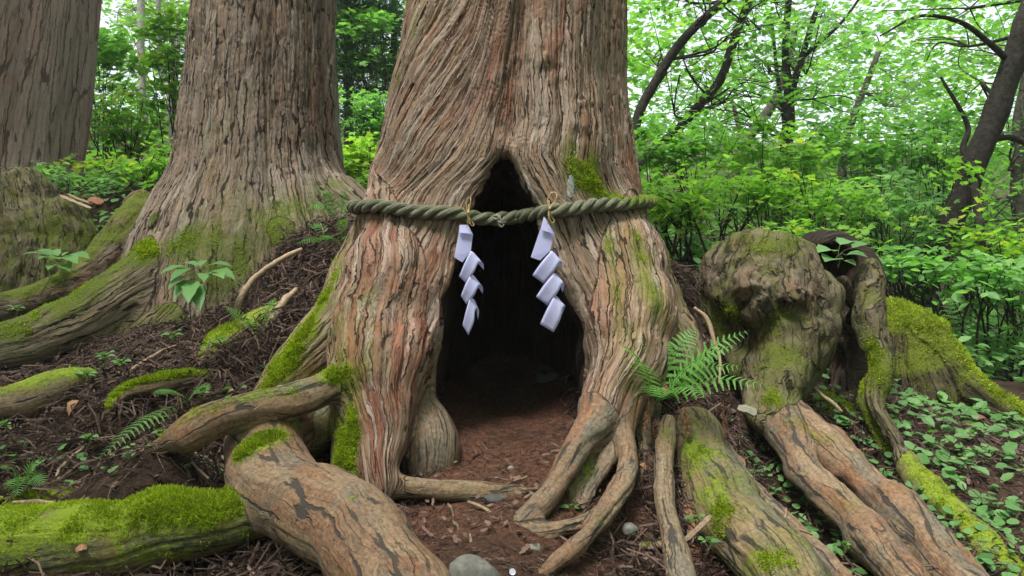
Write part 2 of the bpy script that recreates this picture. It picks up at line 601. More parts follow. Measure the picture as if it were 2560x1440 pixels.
class Field:
    def __init__(self, bounds, h):
        (self.x0, x1), (self.y0, y1), (self.z0, z1) = bounds
        self.h = h
        self.org = np.array([self.x0, self.y0, self.z0])
        self.shape = tuple(int((b - a) / h) + 1 for a, b in bounds)
        self.D = np.full(self.shape, 0.5, np.float32)
        self.ax = [np.arange(n, dtype=np.float32) * h + o for n, o in zip(self.shape, self.org)]

    def grid(self, sl=(slice(None),) * 3):
        g = np.meshgrid(self.ax[0][sl[0]], self.ax[1][sl[1]], self.ax[2][sl[2]], indexing='ij')
        return np.stack(g, -1)

    def add_chain(self, ch, cut=None):
        mg = float(ch.r.max()) + 0.12
        lo = ((ch.c.min(0) - mg - self.org) / self.h).astype(int)
        hi = ((ch.c.max(0) + mg - self.org) / self.h).astype(int) + 1
        sl = tuple(slice(max(0, a), min(n, max(0, b))) for a, b, n in zip(lo, hi, self.shape))
        if any(s.stop <= s.start for s in sl):
            return
        sub = np.full(tuple(q.stop - q.start for q in sl), 0.3, np.float32)
        base = np.array([q.start for q in sl])
        for k in range(len(ch.c) - 1):
            a, b = ch.c[k].astype(np.float32), ch.c[k + 1].astype(np.float32)
            mg = max(ch.r[k], ch.r[k + 1]) + 0.11
            lo = np.maximum(((np.minimum(a, b) - mg - self.org) / self.h).astype(int) - base, 0)
            hi = np.minimum(((np.maximum(a, b) + mg - self.org) / self.h).astype(int) + 1 - base, sub.shape)
            if (hi <= lo).any(): continue
            X = [self.ax[d][base[d] + lo[d]:base[d] + hi[d]] - a[d] for d in range(3)]
            ba = b - a
            X = [X[0][:, None, None], X[1][None, :, None], X[2][None, None, :]]
            h = np.clip((X[0] * ba[0] + X[1] * ba[1] + X[2] * ba[2]) / float(ba @ ba + 1e-9), 0, 1)
            d = np.sqrt((X[0] - h * ba[0]) ** 2 + (X[1] - h * ba[1]) ** 2 + (X[2] - h * ba[2]) ** 2) - (ch.r[k] + np.float32(ch.r[k + 1] - ch.r[k]) * h)
            ss = tuple(slice(p, q) for p, q in zip(lo, hi))
            sub[ss] = np.minimum(sub[ss], d)
        self.D[sl] = smin(self.D[sl], sub, ch.k)

    def sample(self, p):
        q = (np.asarray(p, dtype=np.float32) - self.org.astype(np.float32)) / self.h
        q = np.clip(q, 0, np.array(self.shape) - 1.001)
        i = q.astype(int)
        f = q - i
        r = 0
        for dx in (0, 1):
            for dy in (0, 1):
                for dz in (0, 1):
                    w = (f[..., 0] if dx else 1 - f[..., 0]) * (f[..., 1] if dy else 1 - f[..., 1]) * (f[..., 2] if dz else 1 - f[..., 2])
                    r = r + w * self.D[i[..., 0] + dx, i[..., 1] + dy, i[..., 2] + dz]
        return r

    def hit(self, u, v, y0=None, y1=None):
        Y = np.arange(y0 or max(self.y0, 0.8), y1 or self.ax[1][-1], 0.008)
        pts = np.stack([(u - 1280) / FPX * Y, Y, CAMZ - (v - 720) / FPX * Y], -1)
        inside = np.all((pts > self.org) & (pts < self.org + (np.array(self.shape) - 1) * self.h), 1)
        d = np.where(inside, self.sample(pts), 1.0)
        k = np.argmax(d < 0)
        if d[k] >= 0:
            return None
        return pts[k]


def finish_field(F, root, trunk, chains, mats, level=1, moss_blobs=(), tone_blobs=(), relief_fn=None, keep=None, hollow=None, wood='own', fine=None, lump=0.012, lump_s=5.0):
    """Mesh the field, lay grain, moss and relief along it and split it into the thing's parts."""
    V, Q = surface_nets(F.D, F.org, F.h)
    if True:                                            # drop what lies deep under the soil
        cen = V[Q].mean(1)
        ok = cen[:, 2] > ground_h(cen[:, 0], cen[:, 1]) - 0.07
        if keep is not None: ok &= keep(cen)
        Q = Q[ok]
        used = np.unique(Q)
        re = np.full(len(V), -1, np.int64)
        re[used] = np.arange(len(used))
        V, Q = V[used], re[Q].astype(np.int32)
    V, Q = refine(V, Q, level, fine)
    N = vert_normals(V, Q)
    n = len(V)
    best = np.full(n, 1e3, np.float32)
    S = np.zeros(n, np.float32)
    L = np.zeros(n, np.float32)
    own = np.zeros(n, np.int32)
    seed = np.zeros(n, np.float32)
    relief = np.zeros(n, np.float32)
    tone = np.zeros(n, np.float32)
    up = np.zeros(n, np.float32)
    moss = np.zeros(n, np.float32)
    parts = []
    if trunk is not None:
        d, s, l = trunk['eval'](V)
        best, S, L = d, s, l
        relief[:] = trunk.get('relief', 0.012)
        tone[:] = trunk.get('tone', 0.3)
        up[:] = trunk.get('up', 0.0)
        moss[:] = trunk.get('moss', 0.0)
        parts.append(('trunk', trunk['mat'], None))
    for ch in chains:
        mg = float(ch.r.max()) + 0.25
        lo, hi = ch.c.min(0) - mg, ch.c.max(0) + mg
        ix = np.nonzero(((V > lo) & (V < hi)).all(1))[0]
        d, s, l = ch.eval(V[ix])
        pid = None
        if ch.grain == 'trunk':
            pid = 0
        else:
            parts.append((ch.part, ch.mat, ch))
            pid = len(parts) - 1
        m = d < best[ix]
        jx = ix[m]
        best[jx] = d[m]
        own[jx] = pid
        if ch.grain != 'trunk':
            S[jx], L[jx] = s[m], l[m]
            seed[jx] = ch.seed
        elif len(jx):
            c0 = np.corrcoef(S[jx], s[m])[0, 1]
            S[jx] = s[m] * (1 if c0 >= 0 else -1) + ch.seed
            L[jx] = -l[m]
        relief[jx] = ch.relief * (1 - .7 * smoothstep(.5, .15, V[jx, 2]) * (ch.grain == 'trunk'))
        tone[jx], up[jx], moss[jx] = ch.tone, ch.up, ch.moss
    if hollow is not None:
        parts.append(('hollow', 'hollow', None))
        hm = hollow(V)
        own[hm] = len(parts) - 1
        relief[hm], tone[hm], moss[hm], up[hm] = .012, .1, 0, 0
    if wood == 'xz':
        nr = np.array([p[0] not in ('root', 'ribbon') for p in parts])[own]
        ax0 = P(1950, 800, 3.9)
        S, L = np.where(nr, np.arctan2(V[:, 0] - ax0[0], ax0[1] - V[:, 1]) * .3, S), np.where(nr, V[:, 2], L)
        seed = np.where(nr, 3.0, seed)
    # soften the relief/moss steps between owners a little by noise
    low = fbm(V * lump_s, 3, 5)
    V = V + N * (low * lump)[:, None]
    zz = np.zeros_like(S)
    So = S + seed * 3.7
    wv = vnoise(np.stack([So * 7, L * 3, zz], -1), 3) * 0.03
    Sw = So + wv
    ra = np.abs(vnoise(np.stack([Sw * 15, L * 0.9, zz], -1), 12))
    rb = np.abs(vnoise(np.stack([Sw * 38, L * 3.0, zz], -1), 13))
    jag = vnoise(np.stack([So * 60, L * 22, zz], -1), 14)
    e2, cid2 = worley(np.stack([Sw * 34 + jag * .15, L * 4.0 + Sw * 2 + jag * .25], -1), 9)
    e3, cid3 = worley(np.stack([Sw * 52 + jag * .2, L * 6 + Sw * 3 + jag * .3], -1), 19)
    pw = np.where(own == 0, 1.0, .4) if trunk is not None else .7
    hgt = (smoothstep(0, 0.16, ra) - 0.8) * 1.0 + (smoothstep(0, 0.18, rb) - 0.7) * 0.5 + pw * ((cid2 - 0.5) * 0.8 + (cid3 - .5) * .3 - .5 * smoothstep(.14, 0, e2))
    hgt = hgt + vnoise(np.stack([So * 5, L * 0.6, zz], -1), 21) * 1.3
    if relief_fn is not None:
        hgt = relief_fn(V, hgt)
    mm = moss + up * smoothstep(0.1, 0.75, N[:, 2] + 0.25 * fbm(V * 7, 2, 8))
    for (c, r, a) in moss_blobs:
        if c is None: continue
        dd = np.linalg.norm((V - c) / r, axis=1)
        mm = mm + a * np.exp(-dd * dd)
    for (c, r, a) in tone_blobs:
        if c is None: continue
        dd = np.linalg.norm((V - c) / r, axis=1)
        tone = tone + a * np.exp(-dd * dd)
    mm = np.clip(mm, 0, 1.2)
    V = V + N * (hgt * relief * (1 - 0.55 * np.clip(mm, 0, 1)) + 0.012 * np.clip(mm - 0.4, 0, 1) * (0.6 + 0.6 * fbm(V * 30, 2, 31)))[:, None]
    N = vert_normals(V, Q)
    grain = np.stack([S + seed * 3.7, L, 0 * S], -1)
    fo = own[Q]
    fo = np.where((fo[:, 1] == fo[:, 2]), fo[:, 1], fo[:, 0])
    objs = []
    groups = {}
    for k, (pn, mt, ch) in enumerate(parts):
        sel = fo == k
        if not sel.any(): continue
        qs = [Q[sel]]
        if ch is not None:                              # a root that dives under the soil shows as several pieces
            q0 = qs[0]
            lab = np.arange(n)
            while True:
                old = lab[q0]
                np.minimum.at(lab, q0.ravel(), np.repeat(old.min(1), 4))
                lab = lab[lab]
                if (lab[q0] == old).all(): break
            fl = lab[q0[:, 0]]
            ids, cn = np.unique(fl, return_counts=True)
            qs = [q0[fl == c] for c, m in zip(ids, cn) if m > 60] or [q0]
        for q in qs:
            used = np.unique(q)
            re = np.full(n, -1, np.int64)
            re[used] = np.arange(len(used))
            me = np_mesh(pn, V[used], re[q].ravel(), np.full(len(q), 4), True,
                         {'grain': grain[used], 'moss': mm[used], 'tone': np.clip(tone[used], 0, 1)}, N[used])
            objs.append((link(pn, me, mats[mt], root), ch))
    return V, Q, N, mm, objs


def tube_arrays(pts, rad, sides=10, cap=True):
    pts = np.asarray(pts, float)
    rad = np.asarray(rad, float)
    n = len(pts)
    T = np.gradient(pts, axis=0)
    T /= np.linalg.norm(T, axis=1, keepdims=True) + 1e-9
    up = np.array([0, 0, 1.0]) if abs(T[0][2]) < 0.9 else np.array([0, -1.0, 0])
    V = []
    nrm = up - T[0] * (up @ T[0])
    nrm /= np.linalg.norm(nrm)
    for i in range(n):
        nrm = nrm - T[i] * (nrm @ T[i])
        nrm /= np.linalg.norm(nrm) + 1e-9
        b = np.cross(T[i], nrm)
        for s in range(sides):
            a = 2 * math.pi * s / sides
            V.append(pts[i] + rad[i] * (math.cos(a) * nrm + math.sin(a) * b))
    V = np.array(V)
    F = []
    for i in range(n - 1):
        for s in range(sides):
            F.append((i * sides + s, i * sides + (s + 1) % sides, (i + 1) * sides + (s + 1) % sides, (i + 1) * sides + s))
    F = np.array(F)
    return V, F


class MB:
    """Collects pieces of one part; build() makes the mesh object."""
    def __init__(self):
        self.V, self.F, self.T, self.n = [], [], [], 0

    def add(self, V, F, tone=0.5):
        V = np.asarray(V, float)
        self.V.append(V)
        for f in F:
            self.F.append(tuple(int(i) + self.n for i in f))
        self.T.append(np.full(len(V), tone) if np.isscalar(tone) else np.asarray(tone))
        self.n += len(V)

    def tube(self, pts, rad, sides=6, tone=0.5, n=0):
        if n:
            a = catmull(np.column_stack([pts, rad]), n)
            pts, rad = a[:, :3], a[:, 3]
        V, F = tube_arrays(pts, rad, sides)
        k = len(V)
        caps = [tuple(range(sides))[::-1], tuple(range(k - sides, k))]
        self.add(V, [tuple(f) for f in F] + caps, tone)

    def build(self, name, mat, parent=None, smooth=True):
        V = np.concatenate(self.V)
        loops = np.array([i for f in self.F for i in f])
        sizes = np.array([len(f) for f in self.F])
        me = np_mesh(name, V, loops, sizes, smooth, {'tone': np.concatenate(self.T)})
        return link(name, me, mat, parent)


def scatter(tV, tF, pos, R, scale, tone):
    """Copies of one small template, as arrays."""
    m, n = len(pos), len(tV)
    sc = np.asarray(scale)
    if sc.ndim == 1: sc = np.repeat(sc[:, None], 3, 1)
    V = np.einsum('mij,mnj->mni', R, tV[None] * sc[:, None, :]) + pos[:, None, :]
    lo = np.concatenate([np.array(f) for f in tF])
    sz = np.array([len(f) for f in tF])
    loops = (lo[None] + (np.arange(m) * n)[:, None]).ravel()
    return V.reshape(-1, 3), loops, np.tile(sz, m), np.repeat(tone, n)


def join_scatter(name, items, mat, parent=None, smooth=False):
    Vs, Ls, Ss, Ts, n = [], [], [], [], 0
    for V, l, s, t in items:
        Vs.append(V)
        Ls.append(l + n)
        Ss.append(s)
        Ts.append(t)
        n += len(V)
    me = np_mesh(name, np.concatenate(Vs), np.concatenate(Ls), np.concatenate(Ss), smooth, {'tone': np.concatenate(Ts)})
    return link(name, me, mat, parent)


def frames(zdir, spin):
    """Rotation matrices whose z follows zdir and which are spun about it."""
    z = zdir / (np.linalg.norm(zdir, axis=1, keepdims=True) + 1e-9)
    h = np.where(np.abs(z[:, 2:3]) < 0.95, np.array([[0, 0, 1.0]]), np.array([[1.0, 0, 0]]))
    x = np.cross(h, z)
    x /= np.linalg.norm(x, axis=1, keepdims=True) + 1e-9
    y = np.cross(z, x)
    c, s = np.cos(spin)[:, None], np.sin(spin)[:, None]
    return np.stack([x * c + y * s, -x * s + y * c, z], -1)

# ------------------------------------------------------------------ ground
_ctrl = [P(*c) for c in [
    (1280, 1440, 2.0), (1280, 1300, 2.45), (1250, 1175, 2.9), (1280, 1068, 3.4), (1250, 955, 4.1), (1100, 1060, 3.4), (1400, 1060, 3.4), (1450, 1440, 2.3), (1580, 1500, 2.25),
    (1120, 1320, 2.5), (1700, 1010, 3.25), (1640, 1240, 2.8), (1850, 1160, 3.2), (1960, 1350, 2.75), (2200, 1270, 3.1), (2400, 1330, 2.9),
    (2500, 1080, 4.0), (2300, 1060, 3.9), (2000, 1600, 2.1), (2560, 1560, 2.3), (1740, 740, 4.4), (1810, 850, 4.3), (2060, 1040, 3.7),
    (500, 1190, 2.9), (300, 1160, 2.85), (250, 1000, 3.3), (500, 922, 3.55), (400, 880, 4.2), (600, 845, 4.35), (740, 785, 3.95), (430, 1130, 2.72),
    (700, 660, 4.7), (790, 640, 4.6), (100, 1250, 2.55), (0, 1180, 2.8), (100, 945, 4.2), (-200, 960, 4.3), (60, 1090, 3.2), (-200, 1090, 3.2), (400, 1480, 2.25),
    (700, 1450, 2.25), (620, 1290, 2.6), (100, 810, 5.5), (0, 730, 6.5), (200, 500, 7.6), (50, 460, 9), (350, 510, 7.6), (640, 600, 7.0),
    (2400, 900, 7), (2560, 940, 6), (2000, 760, 9), (2300, 800, 9), (1750, 720, 8), (2100, 660, 14), (2500, 660, 16), (900, 560, 8),
    (300, 480, 14), (900, 500, 14), (1700, 640, 15)]]
_ctrl += [np.array(c, float) for c in [(0, 0.6, -.12), (-3, .5, -.1), (3, .5, -.4), (0, -5, -.5), (-6, -5, -.3), (6, -5, -.6), (-8, 5, 1.2), (-5, 3, .3), (5, 4, -.05),
                                       (9, 6, .0), (-14, 14, 4.5), (0, 24, 3.6), (14, 20, 2.0), (-16, 30, 8), (0, 40, 8), (20, 40, 6.5), (40, 40, 7),
                                       (-40, 40, 11), (-40, 0, 4), (40, 0, -1), (0, -40, -3), (0, 90, 20), (70, 90, 18), (-70, 90, 22)]]
_ctrl = np.array(_ctrl)


def _tps(r2):
    return np.where(r2 > 1e-9, 0.5 * r2 * np.log(r2 + 1e-12), 0)


_A = _tps(((_ctrl[:, None, :2] - _ctrl[None, :, :2]) ** 2).sum(-1)) + np.eye(len(_ctrl)) * 0.004
_Pm = np.column_stack([np.ones(len(_ctrl)), _ctrl[:, :2]])
_K = np.block([[_A, _Pm], [_Pm.T, np.zeros((3, 3))]])
_W = np.linalg.solve(_K, np.concatenate([_ctrl[:, 2], np.zeros(3)]))


def ground_h(x, y):
    x, y = np.asarray(x, float), np.asarray(y, float)
    xc, yc = np.clip(x, -75, 75), np.clip(y, -40, 95)
    r = _W[-3] + _W[-2] * xc + _W[-1] * yc
    for k in range(len(_ctrl)):
        r = r + _W[k] * _tps((xc - _ctrl[k, 0]) ** 2 + (yc - _ctrl[k, 1]) ** 2)
    p = np.stack([xc * 3, yc * 3, np.zeros_like(xc)], -1)
    near = np.exp(-np.maximum(0, np.hypot(xc, yc - 3) - 5) / 6)
    r = r + 0.05 * fbm(p, 3, 40) * near + 0.3 * fbm(p * 0.08, 2, 41) * (1 - near)
    r = r + 0.016 * fbm(p * 5, 2, 44) * near
    return r


def _axis(lo, hi, d, far_lo, far_hi):
    a = list(np.arange(lo, hi, d))
    s, x = d, hi
    while x < far_hi:
        a.append(x)
        s *= 1.18
        x += s
    a.append(far_hi)
    s, x = d, lo
    while True:
        s *= 1.18
        x -= s
        if x < far_lo: break
        a.insert(0, x)
    a.insert(0, far_lo)
    return np.array(a)


_gx = _axis(-3.4, 3.2, 0.034, -220, 220)
_gy = _axis(1.5, 5.4, 0.034, -60, 260)
_GX, _GY = np.meshgrid(_gx, _gy, indexing='xy')
_GZ = ground_h(_GX, _GY)
_nx, _ny = len(_gx), len(_gy)
_i = (np.arange(_ny - 1)[:, None] * _nx + np.arange(_nx - 1)[None]).ravel()
_gl = np.stack([_i, _i + 1, _i + 1 + _nx, _i + _nx], 1)
t = NT('forest_floor')
_pos = t.n('ShaderNodeTexCoord').outputs['Object']
_n1, _n2, _n3 = t.noise(_pos, 3.0, 5, 0.65), t.noise(_pos, 38, 4, 0.7), t.noise(_pos, 160, 3, 0.7)
_c = t.ramp(_n1, [(0.35, (0.034, 0.022, 0.016)), (0.5, (0.055, 0.034, 0.024)), (0.68, (0.09, 0.05, 0.035))])
_vd = t.n('ShaderNodeVectorMath', operation='DISTANCE')      # bare reddish loam in and before the hollow
t.put(_vd.inputs[0], _pos)
_vd.inputs[1].default_value = (-.02, 3.0, .05)
_rd = t.step(t.math('ADD', _vd.outputs['Value'], t.math('MULTIPLY', t.math('SUBTRACT', _n1, 0.5), 1.2)), 1.15, 0.45)
_c = t.mix(_rd, _c, t.ramp(_n2, [(0.3, (0.085, 0.04, 0.026)), (0.7, (0.16, 0.078, 0.05))]))
_c = t.mix(1.0, _c, t.ramp(t.math('ADD', t.math('MULTIPLY', _n2, 0.6), t.math('MULTIPLY', _n3, 0.4)), [(0.3, 0.45), (0.7, 1.5)]), 'MULTIPLY')
M['ground'] = t.finish(_c, 0.95, t.bump(t.math('ADD', _n2, t.math('MULTIPLY', _n3, 0.6)), 0.02), 0.15)
ground = link('ground', np_mesh('ground', np.stack([_GX, _GY, _GZ], -1).reshape(-1, 3), _gl.ravel(), np.full(len(_gl), 4)), M['ground'])
tag(ground, kind='structure')

# ------------------------------------------------------------------ the hollow giant cedar
_zc = np.array([-.5, 0.0, .30, .579, .793, 1.007, 1.22, 1.434, 1.648, 1.95, 2.29, 2.8])
_Rc = np.array([.70, .70, .78, .83, .80, .735, .690, .655, .622, .588, .562, .55])
_xc_z = np.array([-.5, .8, 1.22, 1.65, 2.29, 2.8])
_xc_x = np.array([-.05, -.03, -.03, -.02, .02, .04])
YC = 3.83
_cv_z = np.array([-.5, -.077, .096, .268, .388, .561, .716, .819, .957, 1.112, 1.18, 1.26, 1.325, 1.5, 2.0])
_cv_l = np.array([-.46, -.44, -.405, -.350, -.325, -.290, -.282, -.248, -.222, -.166, -.13, -.08, -.038, -.03, 0.0])
_cv_r = np.array([.34, .34, .32, .305, .303, .290, .25, .198, .146, .095, .043, .0, -.038, .0, 0.0])


def trunk_R(z, th):
    R = np.interp(z, _zc, _Rc)
    R = R + 0.022 * np.sin(5 * th + 0.8) * (1.3 - np.clip(z, 0, 2) * 0.35) + 0.012 * np.sin(9 * th + z * 1.3)
    ths = -.01 + .13 * (z - 1.3)                        # the two fused stems meet in a seam above the hollow
    R = R - .045 * np.exp(-((th - ths) / .10) ** 2) * smoothstep(1.28, 1.5, z) * smoothstep(2.6, 1.9, z)
    R = R + .03 * np.exp(-((th + .5) / .35) ** 2) * smoothstep(1.1, 1.5, z) + .02 * np.exp(-((th - .55) / .3) ** 2) * smoothstep(1.1, 1.5, z)
    return R


def trunk_eval(p):
    z = p[..., 2]
    dx, dy = p[..., 0] - np.interp(z, _xc_z, _xc_x), p[..., 1] - YC
    rho = np.sqrt(dx * dx + dy * dy)
    th = np.arctan2(dx, -dy)
    R = trunk_R(z, th)
    d = ((rho - R) * 0.86).astype(np.float32)
    al = np.interp(z, _cv_z, _cv_l) / np.maximum(R, .3)
    ar = np.interp(z, _cv_z, _cv_r) / np.maximum(R, .3)
    a = np.where(th < 0.5 * (al + ar), -(al - th) / (math.pi + al) * math.pi, (th - ar) / (math.pi - ar) * math.pi)
    a = a - 0.95 * np.clip(z - 1.2, 0, 2) * smoothstep(.18, -.35, th) * smoothstep(-1.9, -1.2, th)
    return d, (a * 0.72).astype(np.float32), z.astype(np.float32)


def cavity(p):
    z = p[..., 2]
    l, r = np.interp(z, _cv_z, _cv_l), np.interp(z, _cv_z, _cv_r)
    xc, w = 0.5 * (l + r), np.maximum(0.5 * (r - l), 0.001)
    top = z > 1.325
    dy = np.maximum(p[..., 1] - 3.3, 0)
    dep = 0.95
    wid = 1.0 + 0.25 * np.clip(dy / 0.5, 0, 1) * (z < 1.1)
    q = np.sqrt(((p[..., 0] - xc) / (w * wid)) ** 2 + (dy / dep) ** 2)
    d = (q - 1) * np.minimum(w, 0.25)
    return np.where(top, np.maximum(d, z - 1.325 + 0.01), d)


giant = empty('cedar_tree', (-.03, YC, 0.1), 'giant reddish cedar with a dark arched hollow in its base and a rope round it', 'tree')
CH = Chain
legs = [
    CH([(1015, 470, 3.66, 85), (1004, 580, 3.46, 105), (988, 700, 3.28, 122), (970, 850, 3.13, 124), (962, 960, 3.02, 108), (962, 1070, 2.88, 72), (956, 1160, 2.76, 54), (962, 1260, 2.66, 46), (975, 1330, 2.6, 30)],
       grain='trunk', stage=0, tone=.55, relief=.010, k=.08),
    CH([(950, 600, 3.72, 70), (895, 720, 3.58, 78), (838, 830, 3.44, 76), (755, 922, 3.36, 64), (675, 992, 3.3, 40)],
       grain='trunk', stage=0, tone=.1, relief=.009, k=.12, moss=.3),
    CH([(905, 930, 3.14, 55), (890, 1060, 2.98, 52), (880, 1180, 2.86, 50), (875, 1280, 2.8, 40)], grain='trunk', stage=0, tone=.0, relief=.007, k=.10, moss=.42),
    CH([(1490, 480, 3.64, 80), (1520, 590, 3.46, 100), (1550, 700, 3.32, 116), (1572, 800, 3.24, 122), (1562, 880, 3.14, 105), (1540, 950, 3.05, 86), (1530, 1010, 2.98, 70)],
       grain='trunk', stage=0, tone=.25, relief=.009, k=.10),
    CH([(1580, 680, 3.6, 90), (1625, 790, 3.58, 92), (1668, 890, 3.5, 84)], grain='trunk', stage=0, tone=.15, relief=.010, k=.12, moss=.3),
]
roots = [
    # knee bulging inside the hollow
    CH([(1035, 975, 3.2, 40), (1060, 1050, 3.1, 72), (1072, 1110, 3.04, 80), (1072, 1170, 3.0, 76), (1072, 1220, 3.0, 70)], part='root', k=.03, tone=.15, relief=.003),
    # thick root coming forward at the bottom
    CH([(690, 1070, 3.0, 95), (660, 1130, 2.82, 100), (690, 1215, 2.62, 100), (790, 1290, 2.4, 104), (890, 1350, 2.2, 108), (970, 1430, 2.0, 112), (1040, 1530, 1.82, 118), (1090, 1650, 1.66, 110)],
       k=.05, tone=.62, relief=.0035),
    # shoulder behind it
    CH([(860, 1010, 3.2, 70), (780, 1070, 3.08, 85), (700, 1090, 2.98, 85)], k=.08, tone=.1, relief=.005, moss=.35),
    # level root reaching left
    CH([(890, 925, 2.98, 34), (830, 965, 2.9, 38), (740, 1000, 2.82, 40), (640, 1018, 2.74, 42), (545, 1042, 2.67, 46), (480, 1074, 2.64, 42), (435, 1100, 2.68, 30), (385, 1130, 2.76, 22), (330, 1160, 2.86, 14)],
       k=.04, tone=.45, relief=.004, up=.42),
    # floor root across the hollow's mouth
    CH([(985, 1215, 2.72, 30), (1060, 1225, 2.72, 27), (1160, 1232, 2.7, 30), (1250, 1232, 2.68, 24), (1340, 1222, 2.7, 15)], k=.03, tone=.2, relief=.005, moss=.1),
    # right leg: the three that fork
    CH([(1520, 985, 3.0, 58), (1500, 1050, 2.9, 46), (1450, 1115, 2.8, 34), (1405, 1185, 2.68, 29), (1360, 1250, 2.56, 31), (1305, 1305, 2.48, 28), (1262, 1345, 2.46, 16)],
       k=.035, tone=.55, relief=.006),
    CH([(1570, 990, 3.0, 55), (1564, 1080, 2.88, 28), (1574, 1150, 2.76, 25), (1556, 1220, 2.62, 26), (1510, 1290, 2.46, 27), (1445, 1365, 2.3, 26), (1370, 1425, 2.18, 20), (1320, 1465, 2.1, 14)],
       k=.03, tone=.5, relief=.005),
    CH([(1500, 1305, 2.44, 26), (1430, 1322, 2.44, 24), (1330, 1336, 2.43, 25), (1250, 1334, 2.44, 22), (1190, 1318, 2.47, 10)], k=.03, tone=.3, relief=.005, up=.1),
    CH([(1520, 1090, 2.95, 30), (1480, 1160, 2.85, 26), (1440, 1230, 2.72, 22), (1425, 1290, 2.65, 14)], k=.04, tone=.05, relief=.005, moss=.35),
    # upright root at the right
    CH([(1672, 1050, 2.94, 20), (1664, 1085, 2.86, 29), (1655, 1160, 2.74, 28), (1664, 1240, 2.6, 29), (1684, 1340, 2.44, 32), (1712, 1450, 2.28, 36), (1740, 1560, 2.1, 36)], k=.02, tone=.28, relief=.004),
    CH([(1500, 1352, 2.5, 10), (1560, 1362, 2.5, 12), (1640, 1362, 2.5, 14), (1680, 1340, 2.5, 14)], k=.02, tone=.2, relief=.002, moss=.2),
    # broad mossy root with a grey flank
    CH([(1725, 1080, 3.1, 62), (1765, 1160, 2.9, 74), (1825, 1250, 2.66, 86), (1905, 1345, 2.42, 92), (1985, 1440, 2.22, 96), (2060, 1560, 2.02, 96)], k=.04, tone=.0, relief=.008, moss=.34),
    CH([(1820, 1130, 3.0, 22), (1890, 1225, 2.76, 26), (1980, 1320, 2.54, 28), (2080, 1420, 2.34, 30), (2160, 1520, 2.16, 28)], k=.025, tone=.35, relief=.005),
    # big moss-capped root at the lower left
    CH([(-480, 1470, 2.55, 40), (-400, 1430, 2.5, 62), (-290, 1385, 2.42, 85), (-160, 1370, 2.35, 95), (0, 1365, 2.36, 92), (180, 1362, 2.36, 92), (340, 1345, 2.38, 90), (480, 1325, 2.42, 78), (590, 1300, 2.5, 62), (650, 1260, 2.62, 50)],
       k=.06, tone=.0, relief=.007, up=.5, moss=.5),
    CH([(-120, 1290, 2.6, 45), (20, 1280, 2.58, 42), (150, 1262, 2.6, 34), (220, 1255, 2.65, 20)], k=.06, tone=.0, relief=.004, up=1.0),
    # moss-covered ones on the left bank
    CH([(-120, 1040, 3.3, 42), (20, 1015, 3.3, 44), (110, 990, 3.34, 48), (190, 955, 3.45, 30), (230, 935, 3.6, 15)], k=.03, tone=.15, relief=.004, up=.75),
    CH([(265, 1030, 3.1, 14), (310, 985, 3.2, 22), (380, 965, 3.28, 26), (470, 950, 3.4, 22), (540, 945, 3.55, 12)], k=.03, tone=.0, relief=.004, up=1.0),
    CH([(500, 930, 3.6, 26), (560, 870, 3.75, 48), (640, 820, 3.95, 44), (700, 770, 4.15, 24)], k=.03, tone=.0, relief=.006, up=.8),
    CH([(1610, 985, 3.06, 24), (1612, 1060, 2.98, 14), (1622, 1140, 2.9, 12), (1618, 1230, 2.8, 10), (1600, 1320, 2.66, 8)], k=.02, tone=.25, relief=.003),
    CH([(1592, 1000, 3.05, 24), (1596, 1090, 2.96, 13), (1592, 1180, 2.86, 11), (1604, 1270, 2.76, 8)], k=.02, tone=.15, relief=.003, moss=.2),
    CH([(1640, 1010, 3.06, 20), (1642, 1090, 2.98, 12), (1636, 1180, 2.88, 10), (1648, 1280, 2.74, 8)], k=.02, tone=.5, relief=.003),
    CH([(1545, 1030, 2.98, 40), (1535, 1100, 2.9, 24), (1505, 1170, 2.8, 18), (1470, 1240, 2.7, 15), (1455, 1310, 2.6, 9)], k=.03, tone=.4, relief=.004),
    CH([(1350, 1262, 2.56, 22), (1310, 1290, 2.5, 16), (1250, 1300, 2.5, 10), (1190, 1296, 2.52, 5)], k=.02, tone=.45, relief=.003),
    CH([(1700, 1120, 2.95, 30), (1712, 1200, 2.82, 20), (1722, 1290, 2.66, 15), (1745, 1380, 2.5, 12)], k=.03, tone=.4, relief=.003),
    # small roots in the pit
    CH([(1118, 1255, 2.6, 12), (1140, 1310, 2.5, 13), (1165, 1385, 2.4, 12)], k=.01, tone=.3, relief=.003),
    CH([(1050, 1290, 2.62, 6), (1085, 1320, 2.56, 8), (1150, 1360, 2.5, 7)], k=.01, tone=.6, relief=.001),
    CH([(1020, 1335, 2.5, 5), (1080, 1345, 2.5, 8), (1160, 1378, 2.42, 6)], k=.01, tone=.6, relief=.001),
]
GF = Field(((-2.7, 1.35), (1.45, 4.95), (-.45, 2.75)), 0.0235)
_g = GF.grid()
GF.D[:] = trunk_eval(_g)[0]
for c in legs: GF.add_chain(c)
_cv = cavity(_g)
_cv = _cv + .022 * vnoise(_g * np.array([9, 5, 7], np.float32), 55)
GF.D = -smin(-GF.D, _cv.astype(np.float32), 0.085)
del _g, _cv
for c in roots: GF.add_chain(c)


def blob(F, u, v, rpx, a, ry=None):
    h = F.hit(u, v)
    if h is None: return (None, 0, 0)
    r = rpx / FPX * h[1]
    rr = (ry or rpx) / FPX * h[1]
    return (h, np.array([r, max(r, rr), rr]), a)


